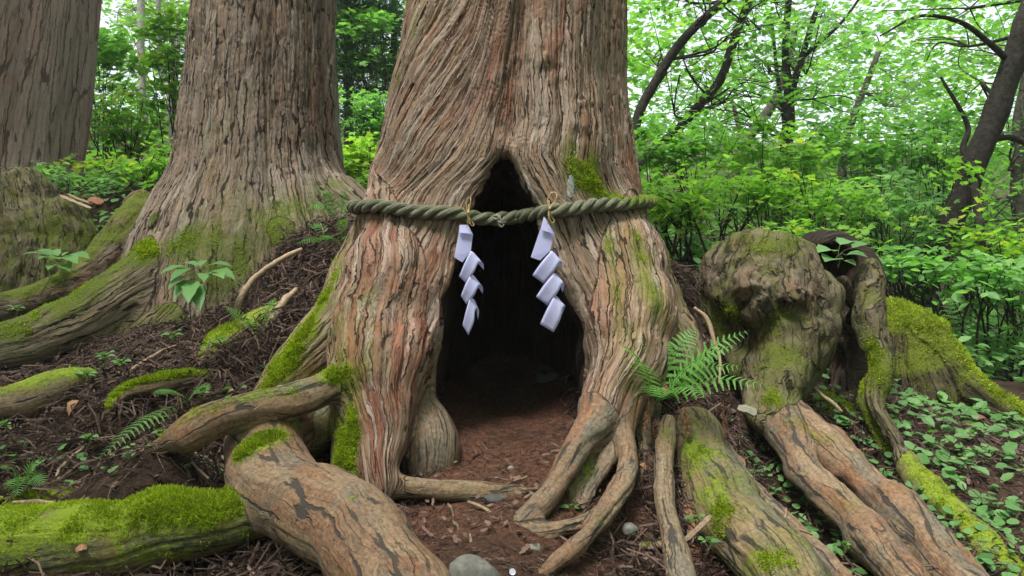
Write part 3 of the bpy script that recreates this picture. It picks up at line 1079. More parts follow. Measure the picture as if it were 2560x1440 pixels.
_mossb = [blob(GF, *b) for b in [
    # bright stripe down the left buttress
    (838, 690, 16, .6, 36), (806, 750, 18, .7, 40), (775, 810, 20, .8, 45), (738, 865, 24, .8, 45), (698, 925, 26, .8, 40), (665, 965, 22, .7),
    (850, 850, 60, .35, 80), (905, 900, 60, .4), (920, 760, 50, .25, 80), (840, 780, 40, .3, 80), (860, 940, 40, .6), (880, 1050, 40, .8, 80), (870, 1150, 40, .8, 70),
    # right of the hollow, above and below the rope
    (1415, 400, 20, .5, 50), (1445, 440, 30, .7, 50), (1480, 400, 22, .5, 50), (1490, 470, 40, .9, 45), (1540, 495, 40, .9, 20), (1600, 510, 40, .6, 20), (1430, 360, 14, .4, 40),
    (1590, 600, 36, .55, 75), (1610, 690, 46, .45, 75), (1545, 740, 20, .5, 90), (1520, 620, 16, .45, 70), (1650, 760, 55, .5, 65), (1570, 850, 60, .32, 50),
    # upper left
    (1040, 60, 25, .32, 80), (1000, 200, 20, .3, 60), (960, 480, 50, .2, 30),
    # forward root
    (640, 1110, 45, 1.0, 35), (600, 1130, 35, 1.0, 35), (690, 1085, 45, .8, 22), (880, 1245, 14, .6), (740, 1060, 40, .5, 20), (580, 1250, 60, .35),
    (830, 945, 20, .6, 15), (1500, 1300, 30, .45, 20), (1665, 1075, 20, .5, 15), (1620, 1365, 20, .5, 10), (1470, 1180, 25, .4, 40), (1590, 950, 40, .35, 60),
    (1740, 1130, 60, .5, 50), (1800, 1260, 30, .4, 60), (1930, 1400, 60, .5, 40), (1400, 1270, 30, .4, 20),
]]
_toneb = [blob(GF, *b) for b in [
    (1230, 170, 55, .6, 110), (1170, 250, 60, .45, 60), (1400, 130, 60, .45, 120), (1000, 470, 60, .35, 60), (1090, 640, 45, .4, 60), (1110, 800, 40, .5, 90),
    (930, 1060, 50, .3, 100), (1000, 1000, 50, .3, 100), (1300, 40, 30, .3, 60), (1570, 330, 40, .3, 120), (1500, 1000, 40, .3, 40)]]


def _giant_relief(V, h):
    # swirls of knots on the right of the upper trunk, wrinkles at the fork of the right leg
    r = h.copy()
    for (u, v, rp, a, fr) in [(1365, 150, 40, 1.1, 50), (1440, 260, 36, 1.2, 45), (1450, 330, 22, .9, 50)]:
        c = GF.hit(u, v)
        if c is None: continue
        d = np.linalg.norm(V - c, axis=1)
        R = rp / FPX * c[1]
        r += a * np.exp(-(d / R) ** 2) * np.sin((V[:, 2] - c[2]) * fr * .6 + 5 * fbm(V * 9, 2, 60))
    return r


_res = finish_field(GF, giant, dict(eval=trunk_eval, mat='bark_giant', relief=.0085, tone=.28), legs + roots, M, 2, _mossb, _toneb, _giant_relief, lump=.014, fine=lambda c: (c[:, 1] < YC - .02) & (c[:, 1] > 1.8) & (c[:, 2] < 2.4) & (np.abs(c[:, 0]) < 1.75) & ~((np.abs(cavity(c)) < .03) & (c[:, 1] > 3.4)),
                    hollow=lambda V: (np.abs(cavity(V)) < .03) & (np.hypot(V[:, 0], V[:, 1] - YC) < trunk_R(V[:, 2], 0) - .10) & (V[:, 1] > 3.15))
GV, GQ, GN, GM, gobj = _res
# trunk above the frame
_zz = np.linspace(2.68, 14, 24)
_pp = np.stack([np.interp(_zz, _xc_z, _xc_x), np.full(24, YC), _zz], -1)
_V, _Fq = tube_arrays(_pp, np.linspace(.575, .36, 24), 40)
_an = np.tile(np.arange(40) / 40 * 2 * math.pi, 24)
_me = np_mesh('upper_trunk', _V, _Fq.ravel(), np.full(len(_Fq), 4), True, {'grain': np.stack([_an * .55, _V[:, 2], 0 * _an], -1), 'moss': 0 * _an, 'tone': 0 * _an + .2})
link('upper_trunk', _me, M['bark_giant'], giant)

# ------------------------------------------------------------------ the second cedar, to the left
_z2 = np.array([-.2, .5, .81, 1.12, 1.434, 1.59, 1.745, 2.06, 2.37, 2.99, 3.6])
_R2 = np.array([.98, 1.0, .97, .87, .735, .66, .61, .575, .55, .515, .49])
_x2z = np.array([-.2, 1.43, 2.06, 2.99, 3.6])
_x2x = np.array([-1.98, -1.98, -1.975, -1.94, -1.92])
Y2 = 5.65


def trunk2_eval(p):
    z = p[..., 2]
    dx, dy = p[..., 0] - np.interp(z, _x2z, _x2x), p[..., 1] - Y2
    rho = np.sqrt(dx * dx + dy * dy)
    th = np.arctan2(dx, -dy)
    R = np.interp(z, _z2, _R2) + 0.03 * np.sin(6 * th + 2.0) * np.clip(1.6 - z * .55, .25, 1) + .012 * np.sin(11 * th)
    R = R + .06 * np.exp(-((th - 1.45) / .1) ** 2) * np.clip((z - 1.2) * 2, 0, 1) - .06 * np.exp(-((th - 1.25) / .05) ** 2) * np.clip((z - 1.3) * 2, 0, 1)
    return ((rho - R) * .85).astype(np.float32), (th * .62).astype(np.float32), z.astype(np.float32)


cedar2 = empty('cedar_tree', (-1.98, Y2, .45), 'grey-brown cedar with mossy flared base left of the roped tree', 'tree')
roots2 = [
    CH([(520, 560, 5.3, 90), (420, 660, 5.0, 80), (300, 745, 4.8, 72), (170, 815, 4.65, 68), (40, 868, 4.5, 62), (-120, 920, 4.35, 60)], mat='bark_grey', k=.15, tone=.0, relief=.008, up=.7, moss=.24),
    CH([(560, 700, 5.0, 80), (480, 790, 4.85, 70), (390, 860, 4.75, 50), (300, 900, 4.7, 40)], mat='bark_grey', k=.15, tone=.15, relief=.008, moss=.55),
    CH([(700, 620, 5.1, 80), (700, 730, 4.95, 60), (690, 830, 4.85, 40)], mat='bark_grey', k=.15, tone=.2, relief=.008, moss=.35),
    CH([(850, 500, 5.4, 60), (905, 590, 5.2, 60), (960, 680, 5.1, 50)], mat='bark_grey', k=.15, tone=.1, relief=.008, moss=.2),
]
F2 = Field(((-4.4, -.5), (4.0, 6.6), (-.1, 3.4)), 0.038)
F2.D[:] = trunk2_eval(F2.grid())[0]
for c in roots2: F2.add_chain(c)
_mb = [blob(F2, *b) for b in [(560, 620, 90, .55, 60), (680, 560, 90, .5, 70), (480, 600, 60, .5, 60), (760, 520, 60, .4, 50), (430, 620, 60, .5, 40), (640, 700, 90, .45, 60),
                              (500, 720, 80, .6, 60), (540, 350, 60, .22, 100), (820, 470, 40, .4, 40), (560, 480, 120, .25, 60)]]
_tb = [blob(F2, *b) for b in [(780, 250, 30, .5, 200), (690, 60, 30, .3, 100), (600, 800, 60, .5, 40), (400, 760, 40, .4, 30), (330, 640, 30, .4, 20)]]
V2, Q2, N2, M2, o2 = finish_field(F2, cedar2, dict(eval=trunk2_eval, mat='bark_grey', relief=.0125, tone=.08, moss=.0), roots2, M, 2, _mb, _tb, lump=.015, lump_s=4, fine=lambda c: (c[:, 1] < Y2 - .05) & (c[:, 2] < 3.0))

# ------------------------------------------------------------------ the far-left cedar
cedar3 = empty('cedar_tree', P(20, 470, 8.6), 'pale pinkish-grey cedar trunk at the left edge behind the stumps', 'tree')
_c3 = catmull(np.array([[*P(0, 520, 8.6), .86], [*P(15, 400, 8.6), .77], [*P(45, 200, 8.6), .74], [*P(75, 0, 8.6), .71], [*P(100, -180, 8.6), .69], [*P(160, -700, 8.6), .62]]), 14)
_V, _Fq = tube_arrays(_c3[:, :3], _c3[:, 3], 90)
_an = np.tile(np.arange(90) / 90 * 2 * math.pi, len(_c3))
_ll = np.repeat(np.linspace(0, 6, len(_c3)), 90)
_ctr = np.repeat(_c3[:, :3], 90, 0)
_rad = _V - _ctr
_V = _V + _rad * (.05 * np.sin(_an * 7 + 1) + .09 * vnoise(np.stack([np.cos(_an) * 5, np.sin(_an) * 5, _ll * .5], -1), 4))[:, None]
_me = np_mesh('trunk', _V, _Fq.ravel(), np.full(len(_Fq), 4), True, {'grain': np.stack([_an * .75, _ll, 0 * _an], -1), 'moss': 0 * _an, 'tone': np.clip(.25 + .4 * vnoise(np.stack([_an * 2, _ll * .4, 0 * _an], -1), 6), 0, 1)})
link('trunk', _me, M['bark_far'], cedar3)
# ------------------------------------------------------------------ stumps on the left
stump_l = empty('tree_stump', P(90, 700, 6.0), 'broad mossy old stump under the far-left cedar', 'stump')
_chs = [CH([(60, 520, 6.1, 95), (80, 620, 6.0, 110), (70, 720, 5.9, 120), (60, 800, 5.9, 130)], part='trunk', mat='stump_wood', k=.1, tone=.1, relief=.02, moss=.38),
        CH([(-80, 540, 6.2, 100), (-100, 700, 6.1, 120)], part='buttress', mat='stump_wood', k=.1, tone=.1, relief=.02, moss=.5),
        CH([(165, 525, 5.9, 40), (185, 590, 5.85, 48), (180, 680, 5.8, 48), (190, 760, 5.8, 50)], part='buttress', mat='stump_wood', k=.08, tone=.1, relief=.02, moss=.55)]
FS = Field(((-5.4, -3.2), (5.2, 6.9), (-.2, 1.75)), 0.03)
for c in _chs: FS.add_chain(c)
finish_field(FS, stump_l, None, _chs, M, 1, [blob(FS, 80, 600, 120, .2, 80)], [], lump=.05, lump_s=6, keep=None)

stump_m = empty('tree_stump', P(300, 650, 5.5), 'brown broken stump leaning between the mossy stump and the grey-brown cedar', 'stump')
_chs = [CH([(372, 505, 5.75, 40), (345, 560, 5.65, 56), (290, 640, 5.5, 62), (215, 705, 5.35, 56), (110, 750, 5.2, 46), (0, 775, 5.1, 40), (-110, 800, 5.0, 40)],
           part='trunk', mat='stump_wood', k=.06, tone=.35, relief=.016, up=.8, moss=.16),
        CH([(350, 500, 5.85, 26), (325, 520, 5.8, 22), (318, 570, 5.75, 22)], part='splinter', mat='stump_wood', k=.04, tone=.5, relief=.01)]
FS = Field(((-4.2, -2.2), (4.6, 6.3), (.2, 1.6)), 0.025)
for c in _chs: FS.add_chain(c)
FS.D = -smin(-FS.D, -(np.linalg.norm(FS.grid() - P(375, 455, 5.7), axis=-1) - .16).astype(np.float32) * -1, .03)
finish_field(FS, stump_m, None, _chs, M, 1, [], [blob(FS, 350, 560, 60, .5, 60)], lump=.02, lump_s=8)

# ------------------------------------------------------------------ gnarled hollow stump on the right
burl = empty('tree_stump', P(1950, 1000, 3.6), 'gnarled hollow burl stump with mossy face right of the roped tree', 'stump')
_chs = [
    CH([(1850, 690, 3.75, 88), (1900, 665, 3.72, 82), (1960, 655, 3.72, 72), (2010, 665, 3.74, 62)], part='trunk', mat='stump_wood', k=.05, tone=.25, relief=.016, up=.45, moss=.12),
    CH([(1890, 740, 3.66, 100), (1975, 730, 3.66, 95), (1995, 790, 3.66, 98), (1972, 850, 3.62, 104), (1952, 915, 3.53, 88), (1932, 985, 3.42, 66), (1935, 1050, 3.3, 54)],
       part='trunk', mat='stump_wood', k=.08, tone=.15, relief=.014, moss=.34),
    CH([(1805, 720, 3.8, 48), (1822, 805, 3.78, 52), (1858, 880, 3.7, 48), (1900, 960, 3.55, 40)], part='buttress', mat='stump_wood', k=.07, tone=.1, relief=.012, moss=.5),
    CH([(1835, 650, 3.70, 34), (1872, 622, 3.66, 36), (1900, 640, 3.6, 30)], part='knob', mat='stump_wood', k=.04, tone=.3, relief=.014, up=.4, moss=.1),
    CH([(1950, 612, 3.66, 30), (1985, 606, 3.68, 28), (2008, 622, 3.7, 22)], part='knob', mat='stump_wood', k=.03, tone=.35, relief=.012, up=.4, moss=.1),
    CH([(1870, 715, 3.46, 34), (1888, 745, 3.44, 30), (1880, 775, 3.46, 24)], part='knob', mat='stump_wood', k=.05, tone=.3, relief=.014, moss=.15),
    CH([(1975, 735, 3.45, 30), (2005, 728, 3.46, 30), (2020, 760, 3.47, 22)], part='knob', mat='stump_wood', k=.05, tone=.35, relief=.014, moss=.15),
    # mass behind the face that the hollow is eaten into
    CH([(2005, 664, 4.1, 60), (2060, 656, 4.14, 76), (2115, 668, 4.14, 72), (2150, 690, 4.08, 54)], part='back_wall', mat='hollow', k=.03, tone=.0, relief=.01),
    CH([(2070, 730, 4.05, 40), (2110, 780, 4.1, 46), (2120, 880, 4.1, 50), (2125, 980, 4.1, 52), (2130, 1080, 4.1, 55)], part='back_wall', mat='stump_dark', k=.05, tone=.3, relief=.016),
    CH([(2080, 690, 3.78, 22), (2120, 740, 3.85, 22), (2140, 800, 3.95, 24)], part='rib', mat='stump_dark', k=.03, tone=.3, relief=.01, moss=.15),
    # thin lip along the right edge of the face
    CH([(2085, 720, 3.64, 9), (2092, 790, 3.62, 9), (2080, 850, 3.6, 8), (2045, 890, 3.56, 8), (2005, 940, 3.5, 8), (1965, 985, 3.42, 8), (1950, 1030, 3.34, 9)],
       part='lip', mat='stump_wood', k=.02, tone=.45, relief=.008),
    # ribbon of living wood on the right
    CH([(2178, 665, 3.8, 22), (2178, 720, 3.78, 33), (2170, 790, 3.72, 32), (2188, 850, 3.66, 32), (2204, 915, 3.6, 30), (2192, 965, 3.55, 24), (2188, 1010, 3.5, 18), (2215, 1065, 3.42, 14),
        (2245, 1115, 3.34, 16), (2262, 1155, 3.28, 26)], part='ribbon', mat='stump_wood', k=.03, tone=.2, relief=.007, moss=.34),
    CH([(2168, 960, 3.68, 16), (2170, 1020, 3.6, 18), (2205, 1085, 3.5, 20), (2240, 1130, 3.4, 18)], part='ribbon', mat='stump_wood', k=.02, tone=.0, relief=.003, moss=.75),
    # roots
    CH([(1930, 1010, 3.38, 50), (1985, 1130, 3.1, 47), (2075, 1235, 2.84, 46), (2180, 1350, 2.58, 48), (2290, 1470, 2.34, 50), (2400, 1600, 2.1, 50)], part='root', k=.02, tone=.35, relief=.004),
    CH([(1955, 1010, 3.4, 46), (2060, 1120, 3.16, 52), (2180, 1230, 2.9, 60), (2300, 1350, 2.64, 64), (2420, 1480, 2.4, 66), (2540, 1620, 2.16, 66)], part='root', k=.02, tone=.3, relief=.004),
    CH([(2258, 1145, 3.3, 24), (2310, 1215, 3.14, 36), (2390, 1305, 2.92, 44), (2480, 1400, 2.7, 50), (2570, 1490, 2.5, 52), (2700, 1640, 2.2, 52)], part='root', k=.03, tone=.1, relief=.003, moss=.5, up=.3),
    CH([(2050, 1050, 3.75, 30), (2075, 1010, 3.85, 40), (2090, 1060, 3.8, 45)], part='root', mat='stump_wood', k=.04, tone=.0, relief=.006, moss=.8),
]
FB = Field(((.85, 2.95), (1.6, 4.45), (-.6, 1.25)), 0.018)
for c in _chs: FB.add_chain(c)
# hollow behind the face
_g = FB.grid()
_e = 1e3
for (c, r) in [(P(2082, 668, 4.0), (.135, .17, .135)), (P(2085, 650, 3.76), (.155, .2, .10)), (P(2040, 628, 3.9), (.08, .2, .06)), (P(2085, 760, 3.98), (.09, .14, .12)),
               (P(2075, 945, 3.98), (.12, .2, .2))]:
    _e = np.minimum(_e, (np.sqrt((((_g - c) / np.array(r)) ** 2).sum(-1)) - 1) * min(r))
FB.D = -smin(-FB.D, _e.astype(np.float32), .02)
del _g, _e


def _burl_relief(V, h):
    r = h.copy()
    nz = fbm(V * 21, 3, 71)
    for (u, v, rp, a) in [(1870, 710, 50, 2.2), (1995, 745, 45, 2.4), (1900, 640, 60, 1.4), (1930, 790, 60, 1.4), (1850, 800, 40, 1.4), (2040, 800, 40, 1.2), (1975, 690, 40, 1.6)]:
        c = FB.hit(u, v)
        if c is None: continue
        d = np.linalg.norm(V - c, axis=1)
        R = rp / FPX * c[1]
        r += a * np.exp(-(d / R) ** 2) * (nz * 1.7)
    return r


_mb = [blob(FB, *b) for b in [(1950, 900, 60, .45, 60), (1820, 780, 40, .5, 70), (1960, 780, 40, .4, 50), (1900, 620, 50, .4, 20), (2000, 600, 60, .4, 14), (1940, 1000, 30, .5, 40), (1990, 1060, 40, .5, 25),
                              (2195, 930, 30, .6, 60), (2180, 860, 20, .3, 30), (2130, 1260, 40, .35, 30), (2060, 1100, 40, .5, 25)]]
_tb = [blob(FB, *b) for b in [(1900, 830, 20, .6, 60), (1920, 1010, 20, .6, 30), (2130, 1210, 40, .6, 30), (1960, 700, 30, .3, 40), (2200, 1230, 40, .3, 40)]]
BV, BQ, BN, BM, bo = finish_field(FB, burl, None, _chs, M, 1, _mb, _tb, _burl_relief, lump=.045, lump_s=5.5, wood='xz', fine=lambda c: (c[:, 1] < 3.95) & (c[:, 1] > 1.9) & (c[:, 0] < 2.2))

# ------------------------------------------------------------------ mossy stump behind it
stump_r = empty('tree_stump', P(2300, 1000, 4.7), 'moss-draped dark stump sloping down to the right edge', 'stump')
_chs = [CH([(2235, 800, 4.75, 50), (2250, 880, 4.7, 85), (2260, 980, 4.65, 110), (2270, 1100, 4.6, 130)], part='trunk', mat='stump_dark', k=.12, tone=.1, relief=.02, up=.9, moss=.22),
        CH([(2290, 800, 4.6, 32), (2330, 870, 4.5, 45), (2390, 950, 4.4, 50), (2470, 1010, 4.3, 44), (2570, 1070, 4.2, 36), (2680, 1120, 4.1, 30)], part='root', mat='stump_dark', k=.1, tone=.1, relief=.014, up=.9, moss=.4),
        CH([(2300, 850, 4.55, 40), (2320, 950, 4.42, 46), (2350, 1060, 4.35, 46)], part='root', mat='stump_dark', k=.1, tone=.1, relief=.014, up=.8, moss=.38),
        CH([(2200, 860, 4.7, 40), (2180, 980, 4.6, 50), (2170, 1080, 4.55, 60)], part='root', mat='stump_dark', k=.1, tone=.1, relief=.014, moss=.25)]
FS2 = Field(((1.9, 3.4), (3.9, 5.3), (-.35, .75)), 0.022)
for c in _chs: FS2.add_chain(c)
SV, SQ, SN, SM, so = finish_field(FS2, stump_r, None, _chs, M, 1, [blob(FS2, 2290, 800, 50, .6, 30)], [], lump=.025, lump_s=8)

# ------------------------------------------------------------------ rope round the giant cedar
t = NT('old_straw_rope')
_g = t.attr('grain').outputs['Vector']
_fb = t.noise(t.vmul(_g, (9, 26, 1)), 1.0, 4, 0.7, dim='2D')
_n1 = t.noise(t.n('ShaderNodeTexCoord').outputs['Object'], 26, 3, 0.6)
_c = t.ramp(_fb, [(0.25, (0.06, 0.062, 0.04)), (0.5, (0.165, 0.17, 0.115)), (0.8, (0.31, 0.31, 0.225))])
_mo = t.math('ADD', t.attr('moss').outputs['Fac'], t.math('MULTIPLY', t.math('SUBTRACT', _n1, 0.5), 1.1))
_c = t.mix(t.step(_mo, 0.42, 0.68), _c, t.ramp(_fb, [(0.3, (0.05, 0.08, 0.012)), (0.7, (0.17, 0.23, 0.03))]))
M['rope'] = t.finish(_c, 0.92, t.bump(_fb, 0.006), 0.15)
_th = np.linspace(-math.pi, math.pi, 721)
_rz = np.interp(_th, [-math.pi, -2.2, -1.57, -.9, -.4, 0, .4, .9, 1.57, 2.2, math.pi], [1.22, 1.20, 1.172, 1.128, 1.078, 1.056, 1.098, 1.148, 1.212, 1.225, 1.22])
_rz = np.convolve(np.pad(_rz, 20, mode='edge'), np.ones(41) / 41, 'valid')
_xc0 = np.interp(_rz, _xc_z, _xc_x)
_dir = np.stack([np.sin(_th), -np.cos(_th), 0 * _th], -1)
_rr = np.arange(1.15, .45, -.005)
_pp = np.stack([_xc0, np.full(721, YC), _rz], -1)[:, None, :] + _dir[:, None, :] * _rr[None, :, None]
_dd = GF.sample(_pp)
_rad = np.where((_dd < .004).any(1), _rr[np.argmax(_dd < .004, 1)], .5) + .034
_sel = (_th > -.34) & (_th < .19)
_rad[_sel] = np.nan
_ok = ~np.isnan(_rad)
_x = np.stack([_xc0 + _dir[:, 0] * _rad, YC + _dir[:, 1] * _rad], -1)
for _k in (0, 1):
    _x[:, _k] = np.interp(_th, _th[_ok], _x[_ok, _k])
    _x[:, _k] = np.convolve(np.pad(_x[:, _k], 8, mode='wrap'), np.ones(17) / 17, 'valid')
_path = np.column_stack([_x, _rz])
_path[:, 2] += .004 * np.sin(_th * 14)
ROPE_PATH = _path
_sl = np.concatenate([[0], np.cumsum(np.linalg.norm(np.diff(_path, axis=0), axis=1))])
_ns = int(_sl[-1] / .009)
_ss = np.linspace(0, _sl[-1], _ns)
_cp = np.stack([np.interp(_ss, _sl, _path[:, k]) for k in range(3)], -1)
_T = np.gradient(_cp, axis=0)
_T /= np.linalg.norm(_T, axis=1, keepdims=True)
_U = np.array([0, 0, 1.0]) - _T * _T[:, 2:3]
_U /= np.linalg.norm(_U, axis=1, keepdims=True)
_B = np.cross(_T, _U)
rope = empty('straw_rope', _cp[_ns // 2], 'thick twisted grey straw rope, partly mossy, tied round the hollow cedar', 'rope')
_thick = 1 + .06 * fbm(_cp * 9, 2, 3)
for k in range(3):
    ph = 2 * math.pi * (k / 3 + _ss / .2 + .03 * np.sin(_ss * 7))
    off = (np.cos(ph)[:, None] * _U - np.sin(ph)[:, None] * _B)
    cen = _cp + off * (.0168 * _thick)[:, None]
    sides = 12
    V, Fq = tube_arrays(cen, .0162 * _thick, sides)
    an = np.tile(np.arange(sides) / sides * 2 * math.pi, _ns)
    ll = np.repeat(_ss, sides)
    rad = V - np.repeat(cen, sides, 0)
    V = V + rad * (.07 * vnoise(np.stack([an * 3 + ll * 60, ll * 14, 0 * an + k], -1), 5))[:, None]
    xx = V[:, 0]
    mo = np.clip((rad[:, 2] / .0162) * .25 + .55 * smoothstep(.35, .62, xx) + .18 * smoothstep(-.45, -.62, xx) + .05, 0, 1)
    gr = np.stack([an * .3 + ll * 6 + k * 5, ll * .4, 0 * an], -1)
    link('strand', np_mesh('strand', V, Fq.ravel(), np.full(len(Fq), 4), True, {'grain': gr, 'moss': mo}), M['rope'], rope)
_f = MB()                                          # frayed end of a splice
for k in range(7):
    b = P(1240 + rng.normal() * 4, 545 + rng.normal() * 5, 2.975)
    _f.tube([b, b + [.012 + .01 * rng.random(), -.012, -.012 + .01 * rng.normal()], b + [.026 + .02 * rng.random(), -.01, -.022 + .014 * rng.normal()]], [.004, .004, .002], 5, .6, n=3)
M['straw'] = stick_mat('fresh_straw', (0.36, 0.25, 0.10), (0.58, 0.43, 0.20), 0.6)
M['straw_grey'] = stick_mat('frayed_straw', (0.16, 0.155, 0.11), (0.34, 0.32, 0.25), 0.85)
_f.build('frayed_end', M['straw_grey'], rope)

# ------------------------------------------------------------------ paper streamers
t = NT('white_paper')
t.finish((0.68, 0.68, 1.0), 0.55, None, 0.25)
_tr = t.n('ShaderNodeBsdfTranslucent')
_tr.inputs['Color'].default_value = (0.76, 0.76, 1.0, 1)
_mx = t.n('ShaderNodeMixShader')
_mx.inputs[0].default_value = 0.3
t.t.links.new(t.b.outputs[0], _mx.inputs[1])
t.t.links.new(_tr.outputs[0], _mx.inputs[2])
t.t.links.new(_mx.outputs[0], t.out.inputs['Surface'])
M['paper'] = t.mat


def ribbon(L, R, name, parent):
    """A sheet between two edge curves."""
    Lc, Rc = catmull(np.array([P(*p) for p in L]), 5), catmull(np.array([P(*p) for p in R]), 5)
    n, m = len(Lc), 6
    V = []
    for a, b in zip(Lc, Rc):
        for s in range(m):
            q = s / (m - 1)
            c = a * (1 - q) + b * q
            c = c + np.array([0, .002 * math.sin(q * 3.1), 0])
            V.append(c)
    F = [(i * m + j, i * m + j + 1, (i + 1) * m + j + 1, (i + 1) * m + j) for i in range(n - 1) for j in range(m - 1)]
    o = link(name, np_mesh(name, np.array(V), np.array(F).ravel(), np.full(len(F), 4)), M['paper'], parent)
    md = o.modifiers.new('thickness', 'SOLIDIFY')
    md.thickness = .0008
    return o


def streamer(label, head, fold, panels, knot, loops, tails):
    Y0 = 2.975
    r = empty('paper_streamer', P(knot[0], knot[1], Y0), label, 'streamer', 'paper streamers hanging from the rope')
    # head: upper flap folded over a lower sheet
    hv = [P(u, v, Y0 - (.004 if k in (0, 1, 2, 5) else .0)) for k, (u, v) in enumerate(head)]
    c0, c1 = P(*fold[0], Y0 - .012), P(*fold[1], Y0 - .012)
    mb = MB()
    # head order: tl, tr, right shoulder, right bottom, tip bottom, left bottom
    mb.add([hv[0], hv[1], c1, c0], [(0, 1, 2, 3)])
    mb.add([c0 + [0, .014, .004], c1 + [0, .014, .004], hv[3], hv[4], hv[5]], [(0, 1, 2, 3, 4)])
    mb.build('top_flap', M['paper'], r, False).modifiers.new('thickness', 'SOLIDIFY').thickness = .0008
    for (A, B, C, arch, end) in panels:
        mx_, my_ = (C[0] + arch[0]) / 2, (C[1] + arch[1]) / 2
        L = [(*B, Y0 - .03), ((A[0] + B[0]) / 2 - 1, (A[1] + B[1]) / 2, Y0 - .034), (A[0] - 2, A[1] + 6, Y0 - .026), (A[0] + 3, A[1], Y0 - .012), (A[0] + 13, A[1] + 8, Y0 + .012), (A[0] + 16, A[1] + 26, Y0 + .016)]
        R = [(C[0] + 3, C[1] + 2, Y0 - .02), (mx_ + 4, my_ + 3, Y0 - .026), (arch[0] - 6, arch[1] + 10, Y0 - .022), (arch[0] + 1, arch[1], Y0 - .008), ((arch[0] + end[0]) / 2 + 4, (arch[1] + end[1]) / 2 - 6, Y0 + .012), (*end, Y0 + .018)]
        ribbon(L, R, 'zigzag_panel', r)
    mb = MB()
    Yk = 2.945
    for lp in loops:
        mb.tube([P(u, v, Yk + .006 * math.sin(i)) for i, (u, v) in enumerate(lp)], [.0022] * len(lp), 6, .7, n=5)
    for tl in tails:
        mb.tube([P(u, v, Yk + .004 * i) for i, (u, v) in enumerate(tl)], [.0018] * len(tl), 6, .5, n=4)
    b = P(knot[0], knot[1], Yk)
    mb.tube([b + [0, -.006, .006], b + [.002, -.008, 0], b + [0, -.006, -.006]], [.004, .006, .004], 8, .6, n=3)
    # turn of straw round the rope
    mb.tube([b + [0, 0, .0], b + [.001, .03, .036], b + [.001, .075, .03], b + [.001, .09, -.01], b + [.001, .05, -.042], b + [0, .005, -.03], b], [.0022] * 7, 6, .5, n=4)
    mb.build('straw_bow', M['straw'], r)
    return r


streamer('left white folded-paper streamer, lowest panel narrow and pointed, tied to the rope',
         [(1149, 562), (1170, 562), (1183, 586), (1177, 627), (1156, 656), (1135, 643)], [(1147, 581), (1182, 586)],
         [((1175, 628), (1148, 691), (1161, 705), (1198, 655), (1210, 675)), ((1175, 686), (1152, 740), (1163, 759), (1199, 713), (1207, 734)), ((1175, 745), (1156, 813), (1168, 836), (1193, 770), (1195, 799))],
         (1170, 532), [[(1170, 532), (1166, 512), (1171, 496), (1177, 497), (1175, 514), (1171, 532)], [(1170, 532), (1176, 548), (1185, 562), (1178, 563), (1172, 548), (1170, 532)]],
         [[(1134, 515), (1150, 518), (1168, 531)], [(1170, 534), (1169, 550), (1167, 568)]])
streamer('right white folded-paper streamer with square lowest panel, tied to the rope',
         [(1359, 543), (1362, 543), (1387, 584), (1375, 627), (1350, 651), (1327, 643)], [(1351, 574), (1386, 585)],
         [((1375, 627), (1331, 688), (1356, 707), (1400, 654), (1404, 672)), ((1382, 682), (1340, 742), (1366, 762), (1408, 706), (1406, 731)), ((1385, 739), (1350, 810), (1381, 829), (1412, 764), (1402, 793))],
         (1373, 522), [[(1373, 522), (1369, 500), (1378, 482), (1391, 484), (1389, 500), (1374, 522)], [(1373, 522), (1378, 540), (1386, 552), (1380, 557), (1374, 545), (1373, 522)]],
         [[(1398, 502), (1386, 504), (1374, 521)], [(1373, 524), (1371, 545), (1368, 562)]])

# pale scar of resin on the bark above the right streamer
_c = GF.hit(1425, 468)
if _c is not None:
    V, F = [], []
    for i in range(9):
        for j in range(15):
            uu, vv = (i / 8 * 2 - 1), (j / 14 * 2 - 1)
            w = math.sqrt(max(0, 1 - vv * vv)) * 9
            h = GF.hit(1426 + uu * w - vv * 1.5, 468 + vv * 30)
            h = h if h is not None else _c
            V.append(h + np.array([0, -.005 - .003 * (1 - uu * uu) + .0008 * rng.normal(), 0]))
    F = [(i * 15 + j, (i + 1) * 15 + j, (i + 1) * 15 + j + 1, i * 15 + j + 1) for i in range(8) for j in range(14)]
    M['resin'] = plain_mat('pale_resin', (0.27, 0.30, 0.29), .75, .4, 70, .006)
    o = link('resin_scar', np_mesh('resin_scar', np.array(V), np.array(F).ravel(), np.full(len(F), 4)), M['resin'], giant)
    o.modifiers.new('thickness', 'SOLIDIFY').thickness = .006

# ------------------------------------------------------------------ moss cushions (blades on the mossiest wood)
M['moss_blade'] = leaf_mat('moss_blade', (0.13, 0.17, 0.015), (0.42, 0.54, 0.028), .5, .8, (0.55, 0.62, 0.06))


